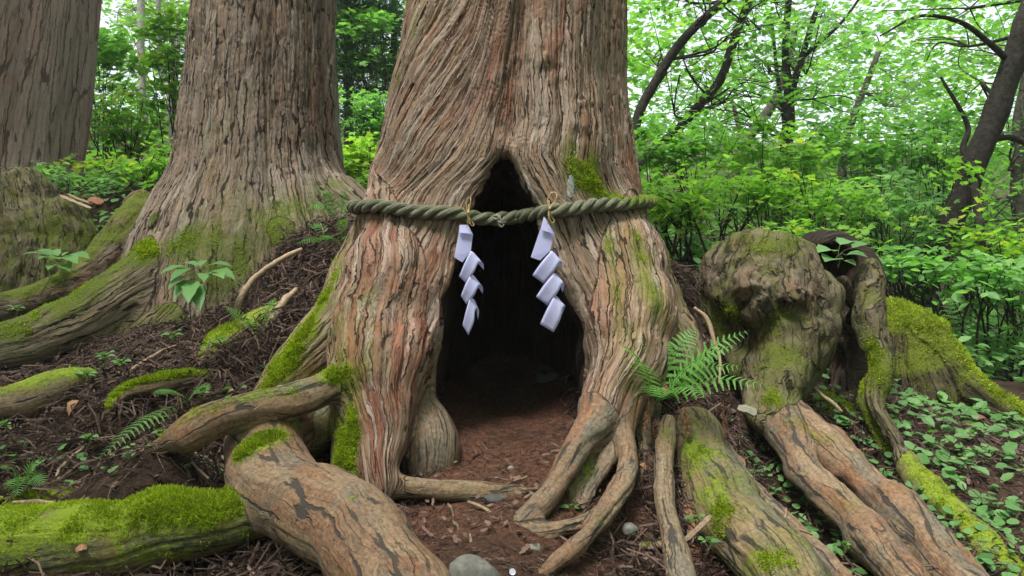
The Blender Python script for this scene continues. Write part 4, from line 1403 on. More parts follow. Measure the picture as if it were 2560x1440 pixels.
def moss_blades(V, Q, N, mm, n, lo, hgt, name, parent, cond=None):
    fm = mm[Q].mean(1)
    cen = V[Q].mean(1)
    nn = N[Q].mean(1)
    nz = fbm(cen * 7, 3, 90) + .5 * fbm(cen * 30, 2, 91)
    w = np.clip(fm + .6 * nz - lo, 0, .5) ** 1.3 * (cen[:, 2] > ground_h(cen[:, 0], cen[:, 1]) - .01) * ((-nn[:, 1] + .8 * nn[:, 2]) > -.2)
    if cond is not None: w = w * cond(cen)
    w = w * 1.0
    if w.sum() <= 0: return
    ix = rng.choice(len(Q), n, p=w / w.sum())
    a, b = rng.random((n, 1)), rng.random((n, 1))
    q = V[Q[ix]]
    pos = (q[:, 0] * (1 - a) + q[:, 1] * a) * (1 - b) + (q[:, 3] * (1 - a) + q[:, 2] * a) * b
    d = nn[ix] + rng.normal(0, .7, (n, 3)) + np.array([0, -.1, .2])
    tV = np.array([[-.2, 0, -.1], [.2, 0, -.1], [0, .25, .9]])
    tF = [(0, 1, 2)]
    sc = hgt * (.4 + 1.3 * rng.random(n) ** 2) * (.6 + .8 * np.clip(w[ix] * 2, 0, 1))
    tone = np.clip(.45 + .35 * fbm(pos * 9, 2, 33) + .25 * rng.normal(size=n), 0, 1)
    o = join_scatter(name, [scatter(tV, tF, pos, frames(d, rng.random(n) * 6.28), sc, tone)], M['moss_blade'], parent)
    o['kind'] = 'stuff'
    return o


moss_blades(GV, GQ, GN, GM, 80000, .6, .0105, 'moss', giant, lambda c: c[:, 1] < 3.9)
moss_blades(BV, BQ, BN, BM, 20000, .62, .010, 'moss', burl)
moss_blades(SV, SQ, SN, SM, 10000, .6, .014, 'moss', stump_r)
moss_blades(V2, Q2, N2, M2, 9000, .85, .016, 'moss', cedar2)

# ------------------------------------------------------------------ litter of dead cedar twigs
M['litter'] = stick_mat('dead_twigs', (0.03, 0.02, 0.017), (0.20, 0.132, 0.104))


def twig_tpl(bend, curl, straight=False):
    pts = np.array([[0, -.5, 0], [bend, .05, curl], [bend * .4, .5, 0]]) if not straight else np.array([[0, -.5, 0], [bend, .5, curl]])
    V, F = tube_arrays(pts, [1, 1, .7][:len(pts)], 3)
    ctr = np.repeat(pts, 3, 0)
    return ctr, V - ctr, [tuple(f) for f in F]


def litter(n, box, lens, thick, dens=None, lift=.012, wild=.35):
    x = rng.uniform(box[0], box[1], n * 3)
    y = rng.uniform(box[2], box[3], n * 3)
    w = rng.random(n * 3) < (dens(x, y) if dens else 1)
    x, y = x[w][:n], y[w][:n]
    m = len(x)
    e = .04
    z = ground_h(x, y)
    nx_ = -(ground_h(x + e, y) - z) / e
    ny_ = -(ground_h(x, y + e) - z) / e
    nrm = np.stack([nx_, ny_, np.ones(m)], -1)
    nrm += rng.normal(0, wild, (m, 3)) * [1, 1, .2]
    R = frames(nrm, rng.random(m) * 6.28)
    pos = np.stack([x, y, z + lift * rng.random(m) ** 1.5], -1)
    items = []
    grp = rng.integers(0, 6, m)
    for g in range(6):
        ctr, off, F = twig_tpl(rng.normal() * .18, abs(rng.normal()) * .1, thick[1] < .0036)
        s = grp == g
        k = int(s.sum())
        ln = lens[0] + (lens[1] - lens[0]) * rng.random(k) ** 2
        th = thick[0] + (thick[1] - thick[0]) * rng.random(k) ** 2
        loc = ctr[None] * ln[:, None, None] + off[None] * th[:, None, None]
        V = np.einsum('mij,mnj->mni', R[s], loc) + pos[s][:, None, :]
        lo = np.array(F).ravel()
        loops = (lo[None] + (np.arange(k) * len(ctr))[:, None]).ravel()
        tone = np.clip(rng.random(k) ** 1.8 + .1 * rng.normal(size=k), 0, 1)
        items.append((V.reshape(-1, 3), loops, np.full(len(F) * k, 4), np.repeat(tone, len(ctr))))
    return items


_L = lambda x, y: .35 + .65 * smoothstep(-.25, .25, fbm(np.stack([x * 2.2, y * 2.2, 0 * x], -1), 2, 77))
_items = litter(10000, (-3.6, -.35, 2.0, 5.4), (.02, .15), (.0012, .0035), _L, .03, .45)
_items += litter(11000, (-3.4, -.5, 2.2, 5.2), (.05, .2), (.0022, .0055), _L, .06, .5)
_items += litter(6000, (.25, 2.9, 2.0, 4.9), (.02, .14), (.0012, .0035), _L, .03, .45)
_items += litter(6000, (.3, 2.8, 2.1, 4.8), (.05, .18), (.002, .005), _L, .05, .5)
_items += litter(3200, (-.5, .6, 1.7, 3.4), (.012, .07), (.0008, .0022), None, .012, .3)
_items += litter(2500, (.35, .85, 2.9, 4.5), (.04, .18), (.0015, .0045), None, .08, .9)
_items += litter(4500, (-1.6, -.6, 3.5, 5.0), (.05, .22), (.002, .0055), None, .09, .7)
_items += litter(3200, (.5, 1.05, 2.5, 3.5), (.03, .16), (.0012, .004), None, .08, .9)
for _bx, _n in (((-3.2, -.5, 2.2, 4.6), 420), ((.4, 2.7, 2.2, 4.4), 420), ((-.4, .5, 1.8, 3.1), 130)):      # flakes of bark and leaf
    _fx, _fy = rng.uniform(_bx[0], _bx[1], _n), rng.uniform(_bx[2], _bx[3], _n)
    _fp = np.stack([_fx, _fy, ground_h(_fx, _fy) + .012 + .02 * rng.random(_n)], -1)
    _fd = np.stack([rng.normal(0, .4, _n), rng.normal(0, .4, _n) - .2, np.ones(_n)], -1)
    _items.append(scatter(np.array([(-.35, -.5, 0), (.3, -.4, .05), (.4, .35, 0), (0, .6, .08), (-.4, .2, .02)]), [(0, 1, 2, 3, 4)], _fp, frames(_fd, rng.random(_n) * 6.28),
                          np.stack([.012 + .012 * rng.random(_n), .015 + .03 * rng.random(_n) ** 2, .02 + 0 * _fx], -1), np.clip(.6 + .4 * rng.random(_n), 0, 1)))
_o = join_scatter('needle_litter', _items, M['litter'])
tag(_o, 'dark brown litter of dead cedar twigs over the ground', 'litter', kind='stuff')

# ------------------------------------------------------------------ sticks, bark strips and boards
M['stick'] = stick_mat('bare_stick', (0.16, 0.105, 0.065), (0.40, 0.30, 0.20))


def stick(name, label, cat, pts, tone, rad=None, group=None):
    a = np.array([P(u, v, Y) for (u, v, Y, hw) in pts])
    r = np.array([hw / FPX * Y for (u, v, Y, hw) in pts])
    q = catmull(np.column_stack([a, r]), 6)
    jit = fbm(q[:, :3] * 25, 2, 15)
    mb = MB()
    mb.tube(q[:, :3] + np.stack([0 * jit, 0 * jit, jit * .006], -1), q[:, 3] * (1 + .25 * fbm(q[:, :3] * 40, 2, 16)), 8, tone)
    o = mb.build(name, M['stick'])
    return tag(o, label, cat, group)


stick('fallen_branch', 'pale curved bare branch lying against the bank below the grey-brown cedar', 'branch', [(590, 795, 4.3, 9), (602, 745, 4.3, 9), (640, 692, 4.35, 8), (700, 650, 4.4, 7), (754, 622, 4.5, 5)], .95)
stick('fallen_branch', 'peeling tan branch propped below the pale curved branch, next to the mossy buttress', 'branch', [(618, 928, 3.75, 9), (650, 872, 3.78, 11), (680, 800, 3.85, 11), (712, 752, 3.95, 9), (742, 722, 4.05, 6)], .85)
stick('stick', 'short brown stick lying on the moss at the left edge', 'stick', [(32, 1256, 2.42, 5), (120, 1256, 2.42, 6), (165, 1266, 2.42, 6), (207, 1281, 2.42, 5)], .6)
stick('stick', 'thin hooked twig curling on the litter above the moss cushion', 'stick', [(210, 1118, 2.85, 3), (160, 1160, 2.78, 4), (145, 1195, 2.72, 5), (200, 1208, 2.7, 5), (268, 1195, 2.7, 4)], .75)
stick('stick', 'straight reddish twig pointing up from the litter near the thick forward root', 'stick', [(345, 1256, 2.62, 4), (415, 1227, 2.64, 6), (420, 1215, 2.64, 4)], .6)
stick('stick', 'long twig lying on the bank beneath the seedlings', 'stick', [(240, 1020, 3.3, 3), (330, 925, 3.6, 5), (400, 880, 3.9, 4), (440, 865, 4.0, 3)], .55)
stick('stick', 'pale twig resting on the level root at its trunk end', 'stick', [(640, 985, 3.1, 2), (700, 968, 3.1, 3), (722, 962, 3.1, 2)], .95)
stick('stick', 'small upright orange splinter by the pointed grey stone', 'stick', [(1172, 1392, 2.3, 3), (1177, 1362, 2.31, 5), (1175, 1336, 2.32, 2)], .9)
stick('stick', 'thin arched twig lying across the broad mossy root', 'stick', [(1830, 1358, 2.4, 3), (1880, 1322, 2.36, 4), (1930, 1312, 2.36, 5), (1962, 1295, 2.38, 4), (1966, 1272, 2.4, 2)], .6)
stick('stick', 'grey twig over the thin root beside the broad mossy root', 'stick', [(1925, 1316, 2.36, 3), (1980, 1318, 2.38, 4), (2030, 1338, 2.4, 2)], .7)
stick('hanging_root', 'thin tan root hanging down the bank beside the fern', 'root', [(1735, 768, 3.62, 4), (1768, 800, 3.6, 6), (1785, 850, 3.56, 5), (1800, 900, 3.5, 4), (1798, 960, 3.4, 3)], .7)
stick('stick', 'dry twig leaning inside the hollow burl stump', 'stick', [(2020, 945, 3.5, 3), (2045, 980, 3.48, 4), (2085, 1010, 3.46, 5), (2105, 1030, 3.44, 3)], .75)
stick('stick', 'brown stick lying on the litter below the mossy ribbon', 'stick', [(2090, 1120, 3.5, 4), (2160, 1126, 3.48, 6), (2230, 1120, 3.46, 4)], .5)
stick('stick', 'twig lying across the pit in front of the hollow', 'stick', [(1170, 1255, 2.6, 4), (1215, 1275, 2.56, 5), (1240, 1300, 2.54, 3)], .6)
stick('stick', 'thin stick on the soil inside the mouth of the hollow', 'stick', [(1255, 1218, 2.74, 2), (1290, 1200, 2.78, 3), (1318, 1190, 2.8, 2)], .5)
stick('stick', 'dark thin stem standing in the bank below the left fern', 'stick', [(575, 900, 3.6, 3), (560, 940, 3.55, 3), (540, 985, 3.5, 3)], .1)


def slab(name, label, cat, pts, width, thick, mat, tone=.5):
    """A flat splinter or board with ragged sides along a path."""
    a = catmull(np.array([P(*p) for p in pts]), 4)
    n = len(a)
    T = np.gradient(a, axis=0)
    T /= np.linalg.norm(T, axis=1, keepdims=True)
    up = np.array([0, -.6, .8])
    S = np.cross(T, up)
    S /= np.linalg.norm(S, axis=1, keepdims=True)
    U = np.cross(S, T)
    V = []
    for i in range(n):
        w = width * (.5 if i in (0, n - 1) else 1) * (1 + .3 * rng.normal() * .5)
        for (s, h) in ((-1, 0), (-.2, .25), (1, 0), (.9, -1), (-.9, -1)):
            V.append(a[i] + S[i] * s * w + U[i] * h * thick)
    F = [(i * 5 + j, i * 5 + (j + 1) % 5, (i + 1) * 5 + (j + 1) % 5, (i + 1) * 5 + j) for i in range(n - 1) for j in range(5)]
    mb = MB()
    mb.add(V, F + [(4, 3, 2, 1, 0), tuple((n - 1) * 5 + j for j in range(5))], tone)
    return tag(mb.build(name, mat, None, False), label, cat)


M['orange_bark'] = stick_mat('orange_bark', (0.17, 0.075, 0.04), (0.38, 0.19, 0.11))
slab('bark_strip', 'orange bark strip lying above the broad mossy root', 'bark', [(1800, 1112, 3.0), (1830, 1135, 2.95), (1862, 1165, 2.9)], .02, .008, M['orange_bark'], .7)
slab('bark_strip', 'pale curled bark scrap beside the broad mossy root', 'bark', [(1842, 1180, 2.88), (1862, 1195, 2.86), (1885, 1208, 2.84)], .022, .006, M['orange_bark'], 1.0)
slab('bark_strip', 'long reddish bark strip hanging behind the upright root', 'bark', [(1718, 1260, 2.66), (1730, 1330, 2.56), (1742, 1420, 2.46)], .016, .008, M['orange_bark'], .35)
slab('bark_strip', 'pale wedge of wood leaning against the broad mossy root', 'wood', [(1705, 1356, 2.42), (1740, 1325, 2.4), (1778, 1288, 2.4)], .009, .006, M['stick'], .6)
slab('bark_strip', 'dark red bark strip along the paired roots at the right', 'bark', [(2215, 1225, 2.95), (2290, 1300, 2.8), (2370, 1375, 2.66)], .02, .01, M['orange_bark'], .15)
slab('wood_splinter', 'long white splinter of wood lying on the left stumps', 'wood', [(150, 488, 5.75), (190, 505, 5.75), (228, 520, 5.75)], .013, .008, M['stick'], .8)
slab('wood_splinter', 'thin grey splinter above the white splinter on the left stumps', 'wood', [(168, 484, 5.8), (205, 500, 5.8), (232, 508, 5.8)], .011, .008, M['stick'], .5)
slab('wood_splinter', 'square pinkish wood chunk beside the brown broken stump', 'wood', [(222, 496, 5.7), (240, 500, 5.7), (256, 508, 5.7)], .035, .015, M['orange_bark'], .3)
slab('wood_splinter', 'orange flake lying on the moss cushion', 'wood', [(190, 1372, 2.24), (203, 1368, 2.24), (217, 1366, 2.25)], .012, .006, M['orange_bark'], .8)
slab('wood_splinter', 'grey weathered wood chunk by the fern bank', 'wood', [(1845, 1018, 3.15), (1868, 1022, 3.13), (1892, 1032, 3.12)], .022, .012, M['straw_grey'], .35)

# ------------------------------------------------------------------ stones
M['stone'] = plain_mat('grey_stone', (0.15, 0.15, 0.13), .85, .35, 30, .006)
M['stone_dark'] = plain_mat('dark_stone', (0.075, 0.075, 0.072), .8, .35, 30, .005)
M['stone_pale'] = plain_mat('pale_stone', (0.24, 0.225, 0.20), .8, .2, 40, .003)


def stone(label, u, v, Y, w, h, mat, seed, name='stone', sharp=.35, peak=0.0):
    n1, n2 = 14, 10
    V, F = [], []
    c = P(u, v, Y)
    rx, rz = w / FPX * Y, h / FPX * Y
    ry = rx * .8
    for j in range(n2 + 1):
        ph = math.pi * j / n2
        for i in range(n1):
            a = 2 * math.pi * i / n1
            d = np.array([math.sin(ph) * math.cos(a), math.sin(ph) * math.sin(a), math.cos(ph)])
            V.append(d)
    V = np.array(V)
    q = np.sign(V) * np.abs(V) ** .8
    V = q * (1 + sharp * fbm(V * 1.6 + seed * 7, 3, seed))[:, None]
    if peak: V[:, :2] *= (1 - peak * np.clip(V[:, 2:3], -.3, 1))
    V = V * [rx, ry, rz] + c
    for j in range(n2):
        for i in range(n1):
            F.append((j * n1 + i, (j + 1) * n1 + i, (j + 1) * n1 + (i + 1) % n1, j * n1 + (i + 1) % n1))
    mb = MB()
    mb.add(V, F)
    return tag(mb.build(name, M[mat]), label, 'stone')


stone('pointed grey stone at the bottom edge by the thick forward root', 1182, 1462, 2.0, 72, 66, 'stone', 23, sharp=.5, peak=.3)
stone('round pale pebble-like stone hanging under the lowest forked root', 1335, 1378, 2.32, 17, 20, 'stone_pale', 4)
stone('grey stone on the soil at the back of the hollow mouth', 1343, 1160, 2.98, 14, 10, 'stone', 5)
stone('pale pinkish pebble in the middle of the hollow mouth', 1278, 1172, 2.92, 8, 7, 'stone_pale', 6)
stone('small white pebble left of the pale pinkish pebble', 1243, 1198, 2.84, 7, 6, 'stone_pale', 7)
stone('flat dark slate on the root across the hollow mouth', 1240, 1246, 2.64, 34, 9, 'stone_dark', 8)
stone('small grey-green pebble below the flat dark slate', 1257, 1266, 2.6, 8, 8, 'stone', 9)
stone('mossy round stone among the hanging rootlets right of the forked roots', 1575, 1326, 2.52, 20, 16, 'stone', 10)
stone('dark round stone beside the mossy ribbon of the burl stump', 2140, 1095, 3.75, 32, 22, 'stone_dark', 11)
stone('darker low stone left of the mossy ribbon', 2110, 1060, 3.85, 26, 22, 'stone_dark', 12)
stone('white pebble on the litter behind the moss cushion', 219, 1261, 2.56, 15, 9, 'stone_pale', 13)
stone('tiny tan pebble beside the white pebble', 232, 1294, 2.5, 7, 8, 'stone_pale', 14)
stone('small pebble left of the round pale stone under the roots', 1204, 1390, 2.25, 8, 6, 'stone_pale', 15)
stone('dim boulder deep inside the hollow', 1380, 975, 4.02, 42, 48, 'stone_dark', 16)
stone('tiny white pebble beside the root in the pit', 1190, 1355, 2.35, 7, 6, 'stone', 17)

# coin
mb = MB()
_cc = P(1281, 1429, 2.04)
_R = Matrix.Rotation(math.radians(55), 3, 'X')
_ring = [(math.cos(a) * .0095, math.sin(a) * .0095) for a in np.arange(24) / 24 * 2 * math.pi]
_cv = [Vector((x, y, h)) for h in (-.0008, .0008) for x, y in _ring] + [Vector((x * .82, y * .82, .0004)) for x, y in _ring]
mb.add([_cc + np.array(_R @ v) for v in _cv], [(i, (i + 1) % 24, 24 + (i + 1) % 24, 24 + i) for i in range(24)] +
       [(24 + i, 24 + (i + 1) % 24, 48 + (i + 1) % 24, 48 + i) for i in range(24)] + [tuple(range(48, 72)), tuple(range(23, -1, -1))])
t = NT('aluminium_coin')
t.b.inputs['Metallic'].default_value = .7
M['coin'] = t.finish((.32, .34, .4), .45, None, .5)
tag(mb.build('coin', M['coin'], None, False), 'small round silvery-white coin on the soil at the bottom edge', 'coin')

# ------------------------------------------------------------------ leaf shapes
def leaf_tpl(kind):
    if kind == 'maple':
        ang = np.radians([-140, -105, -78, -55, -38, -20, 0, 20, 38, 55, 78, 105, 140])
        rad = np.array([.30, .52, .36, .78, .46, .58, 1.0, .58, .46, .78, .36, .52, .30])
        V = [(0, .12, 0)] + [(math.sin(a) * r, .3 + math.cos(a) * r * .75, -.12 * r * r) for a, r in zip(ang, rad)]
        F = [(0, i + 1, i) for i in range(1, 13)]
        return np.array(V), F
    if kind == 'oval':
        V = [(0, 0, 0), (.22, .2, .05), (.33, .5, .06), (.2, .8, .0), (0, 1, -.1), (-.2, .8, .0), (-.33, .5, .06), (-.22, .2, .05), (0, .5, -.02)]
        return np.array(V), [(0, 1, 2, 8), (8, 2, 3, 4), (0, 8, 6, 7), (8, 4, 5, 6)]
    if kind == 'rhomb':
        return np.array([(0, 0, 0), (.38, .45, .08), (0, 1, -.06), (-.38, .45, .08)]), [(0, 1, 2), (0, 2, 3)]
    if kind == 'round':
        V = [(0, .05, 0)] + [(math.sin(a) * .5, .5 - math.cos(a) * .48, .05 * math.cos(2 * a)) for a in np.arange(1, 10) / 10 * 2 * math.pi] + [(0, .45, -.03)]
        return np.array(V), [(10, i, i + 1) for i in range(0, 9)] + [(10, 9, 0)]
    if kind == 'needle':
        V, F = [], []
        for k in range(9):
            a = -1.1 + k * .275
            b = len(V)
            V += [(0, .1 * k % .4, 0), (math.sin(a) * .9 + .05, .2 + math.cos(a) * .9, .05 * (k % 3)), (math.sin(a) * .9 - .05, .24 + math.cos(a) * .9, .05 * (k % 3))]
            F.append((b, b + 1, b + 2))
        return np.array(V), F


M['leaf_herb'] = leaf_mat('herb_leaf', (0.07, 0.18, 0.05), (0.17, 0.35, 0.11), .4, .45)
M['leaf_fern'] = leaf_mat('fern_frond', (0.06, 0.18, 0.03), (0.18, 0.40, 0.09), .45, .5)
M['stem'] = stick_mat('green_stem', (0.06, 0.075, 0.03), (0.13, 0.16, 0.06), .7)


def leaf_between(mb, b, tip, width, tone, droop=.15, nrm=(0, -.35, 1)):
    """One broad leaf from its base to its tip, folded on the midrib."""
    b, tip = np.asarray(b), np.asarray(tip)
    d = tip - b
    ln = np.linalg.norm(d)
    s = np.cross(d, nrm)
    s /= np.linalg.norm(s) + 1e-9
    up = np.cross(s, d / ln)
    n = 7
    V, F = [], []
    for i in range(n + 1):
        q = i / n
        w = width * math.sin(math.pi * min(1, q ** .75)) ** .9 * (1 + (.1 if i % 2 else -.06))
        c = b + d * q + up * ln * (droop * (4 * q * (1 - q)) * .5) - np.array([0, 0, 1]) * droop * ln * q * q * .5
        V += [c - s * w + up * w * .25, c, c + s * w + up * w * .25]
    for i in range(n):
        for j in (0, 1):
            F.append((i * 3 + j, i * 3 + j + 1, (i + 1) * 3 + j + 1, (i + 1) * 3 + j))
    mb.add(V, F, tone)


def frond(parent, b, mid, tip, width, pairs=15, tone=.5, start=.15):
    pts = catmull(np.array([b, mid, tip]), 14)
    mb = MB()
    mb.tube(pts, np.linspace(.0022, .0007, len(pts)), 5, .15)
    T = np.gradient(pts, axis=0)
    T /= np.linalg.norm(T, axis=1, keepdims=True)
    for k in range(pairs):
        q = start + (1 - start) * (k + .3) / pairs
        f = q * (len(pts) - 1)
        i = min(int(f), len(pts) - 2)
        c = pts[i] + (pts[i + 1] - pts[i]) * (f - i)
        ax = T[i]
        side = np.cross(ax, [0, -.5, .85])
        side /= np.linalg.norm(side)
        r = (q - start) / (1 - start)
        ln = width * (min(1, .55 + r * 2.2)) * (1 - r) ** .7 + .006
        for sg in (-1, 1):
            d = side * sg + ax * .45
            d /= np.linalg.norm(d)
            nv = np.cross(d, ax) * sg
            nv /= np.linalg.norm(nv)
            if nv[2] < 0: nv = -nv
            w = np.cross(nv, d)
            m = 6
            V, F = [], []
            for j in range(m + 1):
                p = c + d * ln * j / m - np.array([0, 0, 1]) * ln * .22 * (j / m) ** 2
                V.append(p)
            for j in range(m):
                ww = ln * .125 * (1 - j / m * .75)
                for sd in (-1, 1):
                    e = c + d * ln * (j + .85) / m + w * sd * ww - np.array([0, 0, 1]) * (ln * .22 * ((j + .8) / m) ** 2 + ww * .15)
                    e0 = c + d * ln * (j + .15) / m + w * sd * ww * .8 - np.array([0, 0, 1]) * (ln * .22 * ((j + .2) / m) ** 2 + ww * .1)
                    V += [e0, e]
                    F.append((j, j + 1, len(V) - 1, len(V) - 2) if sd > 0 else (j + 1, j, len(V) - 2, len(V) - 1))
            mb.add(V, F, float(np.clip(tone + .15 * rng.normal(), 0, 1)))
    return mb.build('frond', M['leaf_fern'], parent, False)


def fern(label, base, tips, width, Yt=None, tone=.5, pairs=15, arch=.09, group=None):
    bp = P(*base)
    r = empty('fern', bp, label, 'fern', group)
    for (u, v, Y) in tips:
        tp = P(u, v, Y)
        mid = bp * .45 + tp * .55 + np.array([0, 0, arch])
        frond(r, bp, mid, tp, width, pairs, tone)
    return r


fern('bright green fern with broad fronds on the bank right of the hollow', (1640, 1005, 3.0),
     [(1555, 862, 2.72), (1655, 845, 3.05), (1740, 818, 3.05), (1872, 826, 2.95), (1835, 865, 2.85), (1912, 962, 2.75), (1642, 992, 2.6), (1850, 915, 2.85), (1765, 992, 2.6), (1790, 890, 2.7), (1590, 905, 2.6)], .09, tone=.75, pairs=13, arch=.05)
fern('pale fern fronds leaning over the mossy root below the leafy sapling', (640, 855, 3.85), [(500, 868, 3.5), (560, 765, 3.75), (700, 775, 3.75), (610, 800, 3.6), (690, 745, 3.9)], .06, tone=.6, pairs=13, arch=.04)
fern('long fern frond trailing down the litter left of the level root', (470, 1000, 3.05), [(240, 1150, 2.62), (385, 985, 2.85), (520, 975, 2.95)], .06, tone=.45, pairs=17, arch=.03)
fern('small fern at the left edge above the moss cushion', (60, 1215, 2.6), [(0, 1170, 2.5), (90, 1165, 2.6), (40, 1240, 2.45), (110, 1210, 2.55), (20, 1220, 2.45)], .045, tone=.5, pairs=11, arch=.03)
fern('dark fern between the grey-brown cedar and the rope', (850, 640, 4.75), [(740, 610, 4.6), (770, 560, 4.8), (860, 545, 4.5), (800, 600, 4.45), (880, 600, 4.4)], .075, tone=.2, pairs=14, arch=.07)
fern('fern growing on the flare of the grey-brown cedar above the dark fern', (850, 560, 5.0), [(800, 475, 4.9), (870, 470, 4.9), (770, 520, 4.9), (890, 510, 4.8)], .08, tone=.5, pairs=13, arch=.07)
for _k, (_u, _v, _Y, _lb) in enumerate([(2480, 950, 5.4, 'nearest dark green fern at the right edge behind the moss-draped stump'), (2400, 880, 6.0, 'feathery fern behind the top of the moss-draped stump'),
                                       (2540, 870, 6.2, 'lush fern at the right edge under the broad pale leaves')]):
    fern(_lb, (_u, _v, _Y), [(_u + 110 * math.cos(a) , _v - 60 + 55 * math.sin(a) - 30, _Y + .3 * math.sin(a * 2)) for a in np.linspace(.2, 6, 8)], .12, tone=.45, pairs=14, arch=.12)


def herb(label, name, base, stemtop, leaves, width, tone=.5, group=None):
    bp = P(*base)
    r = empty(name, bp, label, 'plant', group)
    st = MB()
    tp = P(*stemtop)
    st.tube([bp, (bp + tp) / 2 + [.01, 0, .01], tp], [.004, .003, .002], 6, .5, n=5)
    for (u0, v0, u1, v1, dY) in leaves:
        a, b = P(u0, v0, stemtop[2] - dY * .4), P(u1, v1, stemtop[2] - dY)
        st.tube([tp, (tp + a) / 2 + [0, 0, .01], a], [.0018, .0015, .0012], 5, .6, n=3)
        mb = MB()
        leaf_between(mb, a, b, width * np.linalg.norm(b - a), float(np.clip(tone + .2 * rng.normal(), 0, 1)))
        mb.build('leaf', M['leaf_herb'], r)
    st.build('stem', M['stem'], r)
    return r


herb('leafy sapling with drooping toothed leaves in front of the grey-brown cedar', 'sapling', (515, 850, 4.3), (500, 675, 4.3),
     [(470, 668, 400, 680, .25), (480, 672, 425, 698, .3), (495, 665, 455, 655, -.1), (500, 665, 520, 648, -.2), (515, 668, 580, 660, .1), (525, 678, 588, 692, .2), (515, 685, 510, 700, .3),
      (530, 690, 560, 690, .3), (480, 700, 435, 745, .3), (485, 705, 470, 752, .35), (490, 710, 500, 770, .3), (465, 690, 420, 720, .25)], .19, .5)
herb('small spreading sapling in front of the broad mossy stump', 'sapling', (100, 740, 5.0), (145, 655, 5.0),
     [(120, 640, 55, 632, .2), (130, 640, 90, 622, -.1), (145, 640, 130, 622, -.2), (155, 640, 175, 628, -.1), (165, 645, 225, 640, .2), (150, 648, 195, 652, .3), (135, 648, 95, 645, .3), (140, 665, 120, 670, .3), (150, 668, 175, 672, .3)], .2, .6)
for _k, (_u, _v, _Y, _lb) in enumerate([
        (260, 915, 3.7, 'seedling cluster with paired pale leaves on the bank above the long twig'), (215, 960, 3.4, 'low seedling with rounded leaves beside the mossy log at left'),
        (300, 930, 3.5, 'seedling with oval leaves right of the seedling cluster'), (430, 860, 4.1, 'tiny seedling on the litter under the leafy sapling'),
        (500, 1000, 3.0, 'small seedling beside the top of the long fern frond'), (220, 1120, 2.85, 'three-leaved seedling on the litter above the hooked twig'),
        (400, 1105, 2.75, 'little yellow-green seedling under the tip of the level root'), (1740, 1320, 2.45, 'seedling sprouting behind the pale wood wedge'),
        (1770, 1378, 2.3, 'two-leaved seedling on the broad mossy root near the bottom edge'), (1430, 1292, 2.6, 'tiny bright seedling between the forked roots'),
        (2110, 1385, 2.5, 'small round-leaved seedling between the paired roots'), (10, 1085, 2.9, 'serrated leaf sprig poking in at the left edge'),
        (2305, 1030, 4.0, 'blade-leaved herb in front of the moss-draped stump'), (40, 795, 4.9, 'low herb behind the mossy cedar root at the left edge')]):
    lv = []
    n = 7 if _k < 3 else 5
    for a in np.linspace(0, 6.28, n, endpoint=False) + rng.random():
        R_ = (34 if _k < 4 else 26) * (.7 + .6 * rng.random())
        lv.append((_u + 7 * math.cos(a), _v - 24 + 3 * math.sin(a), _u + R_ * math.cos(a), _v - 24 + R_ * .35 * math.sin(a) - 4 * rng.random(), -.06 * math.sin(a)))
    herb(_lb, 'seedling', (_u, _v, _Y), (_u + 2, _v - 24, _Y), lv, .32, .55)

# leafy plant growing in the burl stump's hollow
herb('round-leaved plant sprouting from the dark hollow of the burl stump', 'seedling', (2095, 670, 3.85), (2095, 640, 3.83),
     [(2085, 628, 2040, 628, .1), (2100, 612, 2130, 600, -.1), (2115, 638, 2170, 640, .1), (2090, 650, 2062, 650, .15), (2130, 620, 2175, 608, 0), (2110, 652, 2140, 662, .1)], .42, .6)

# ------------------------------------------------------------------ ground cover of small round leaves
def ground_cover(n, box, size, tone0, dens_seed, hgt=.05, thr=.05, kind='round'):
    x = rng.uniform(box[0], box[1], n * 4)
    y = rng.uniform(box[2], box[3], n * 4)
    w = fbm(np.stack([x * 2.6, y * 2.6, 0 * x], -1), 2, dens_seed) + .12 * rng.normal(size=len(x)) > thr
    x, y = x[w][:n], y[w][:n]
    m = len(x)
    pos = np.stack([x, y, ground_h(x, y) + .015 + hgt * rng.random(m)], -1)
    tV, tF = leaf_tpl(kind)
    d = np.stack([rng.normal(0, .3, m), -.25 + rng.normal(0, .3, m), np.ones(m)], -1)
    sc = size * (.5 + .8 * rng.random(m))
    return scatter(tV, tF, pos, frames(d, rng.random(m) * 6.28), sc, np.clip(tone0 + .25 * rng.normal(size=m), 0, 1))


_o = join_scatter('ground_cover', [ground_cover(300, (1.0, 2.1, 2.3, 3.4), .042, .6, 201, .06), ground_cover(500, (1.2, 3.2, 3.2, 5.2), .052, .55, 202, .07, .0),
                                   ground_cover(260, (1.0, 2.2, 2.3, 3.6), .055, .45, 211, .05, .05, 'oval'), ground_cover(500, (1.2, 3.3, 3.2, 5.2), .075, .5, 212, .09, .0, 'oval'),
                                   ground_cover(260, (1.0, 3.2, 2.4, 5.0), .035, .8, 213, .03, -.1, 'oval'), ground_cover(160, (1.3, 3.2, 3.0, 5.0), .06, .5, 214, .08, .0, 'maple'),
                                   ground_cover(160, (1.05, 1.75, 2.6, 3.3), .04, .7, 207, .05, -.3),
                                   ground_cover(320, (-2.7, -1.0, 2.6, 4.4), .035, .6, 203, .03, .12), ground_cover(900, (-4.6, -2.4, 5.0, 8.5), .07, .55, 204, .16, .05),
                                   ground_cover(4200, (1.5, 8, 4.8, 9.5), .09, .5, 205, .3, -.1, 'oval'), ground_cover(1500, (-4.5, -1.8, 6.4, 10), .09, .5, 206, .25, -.2, 'oval')], M['leaf_herb'])
tag(_o, 'small round-leaved ground cover spreading over the litter', 'ground cover', kind='stuff')

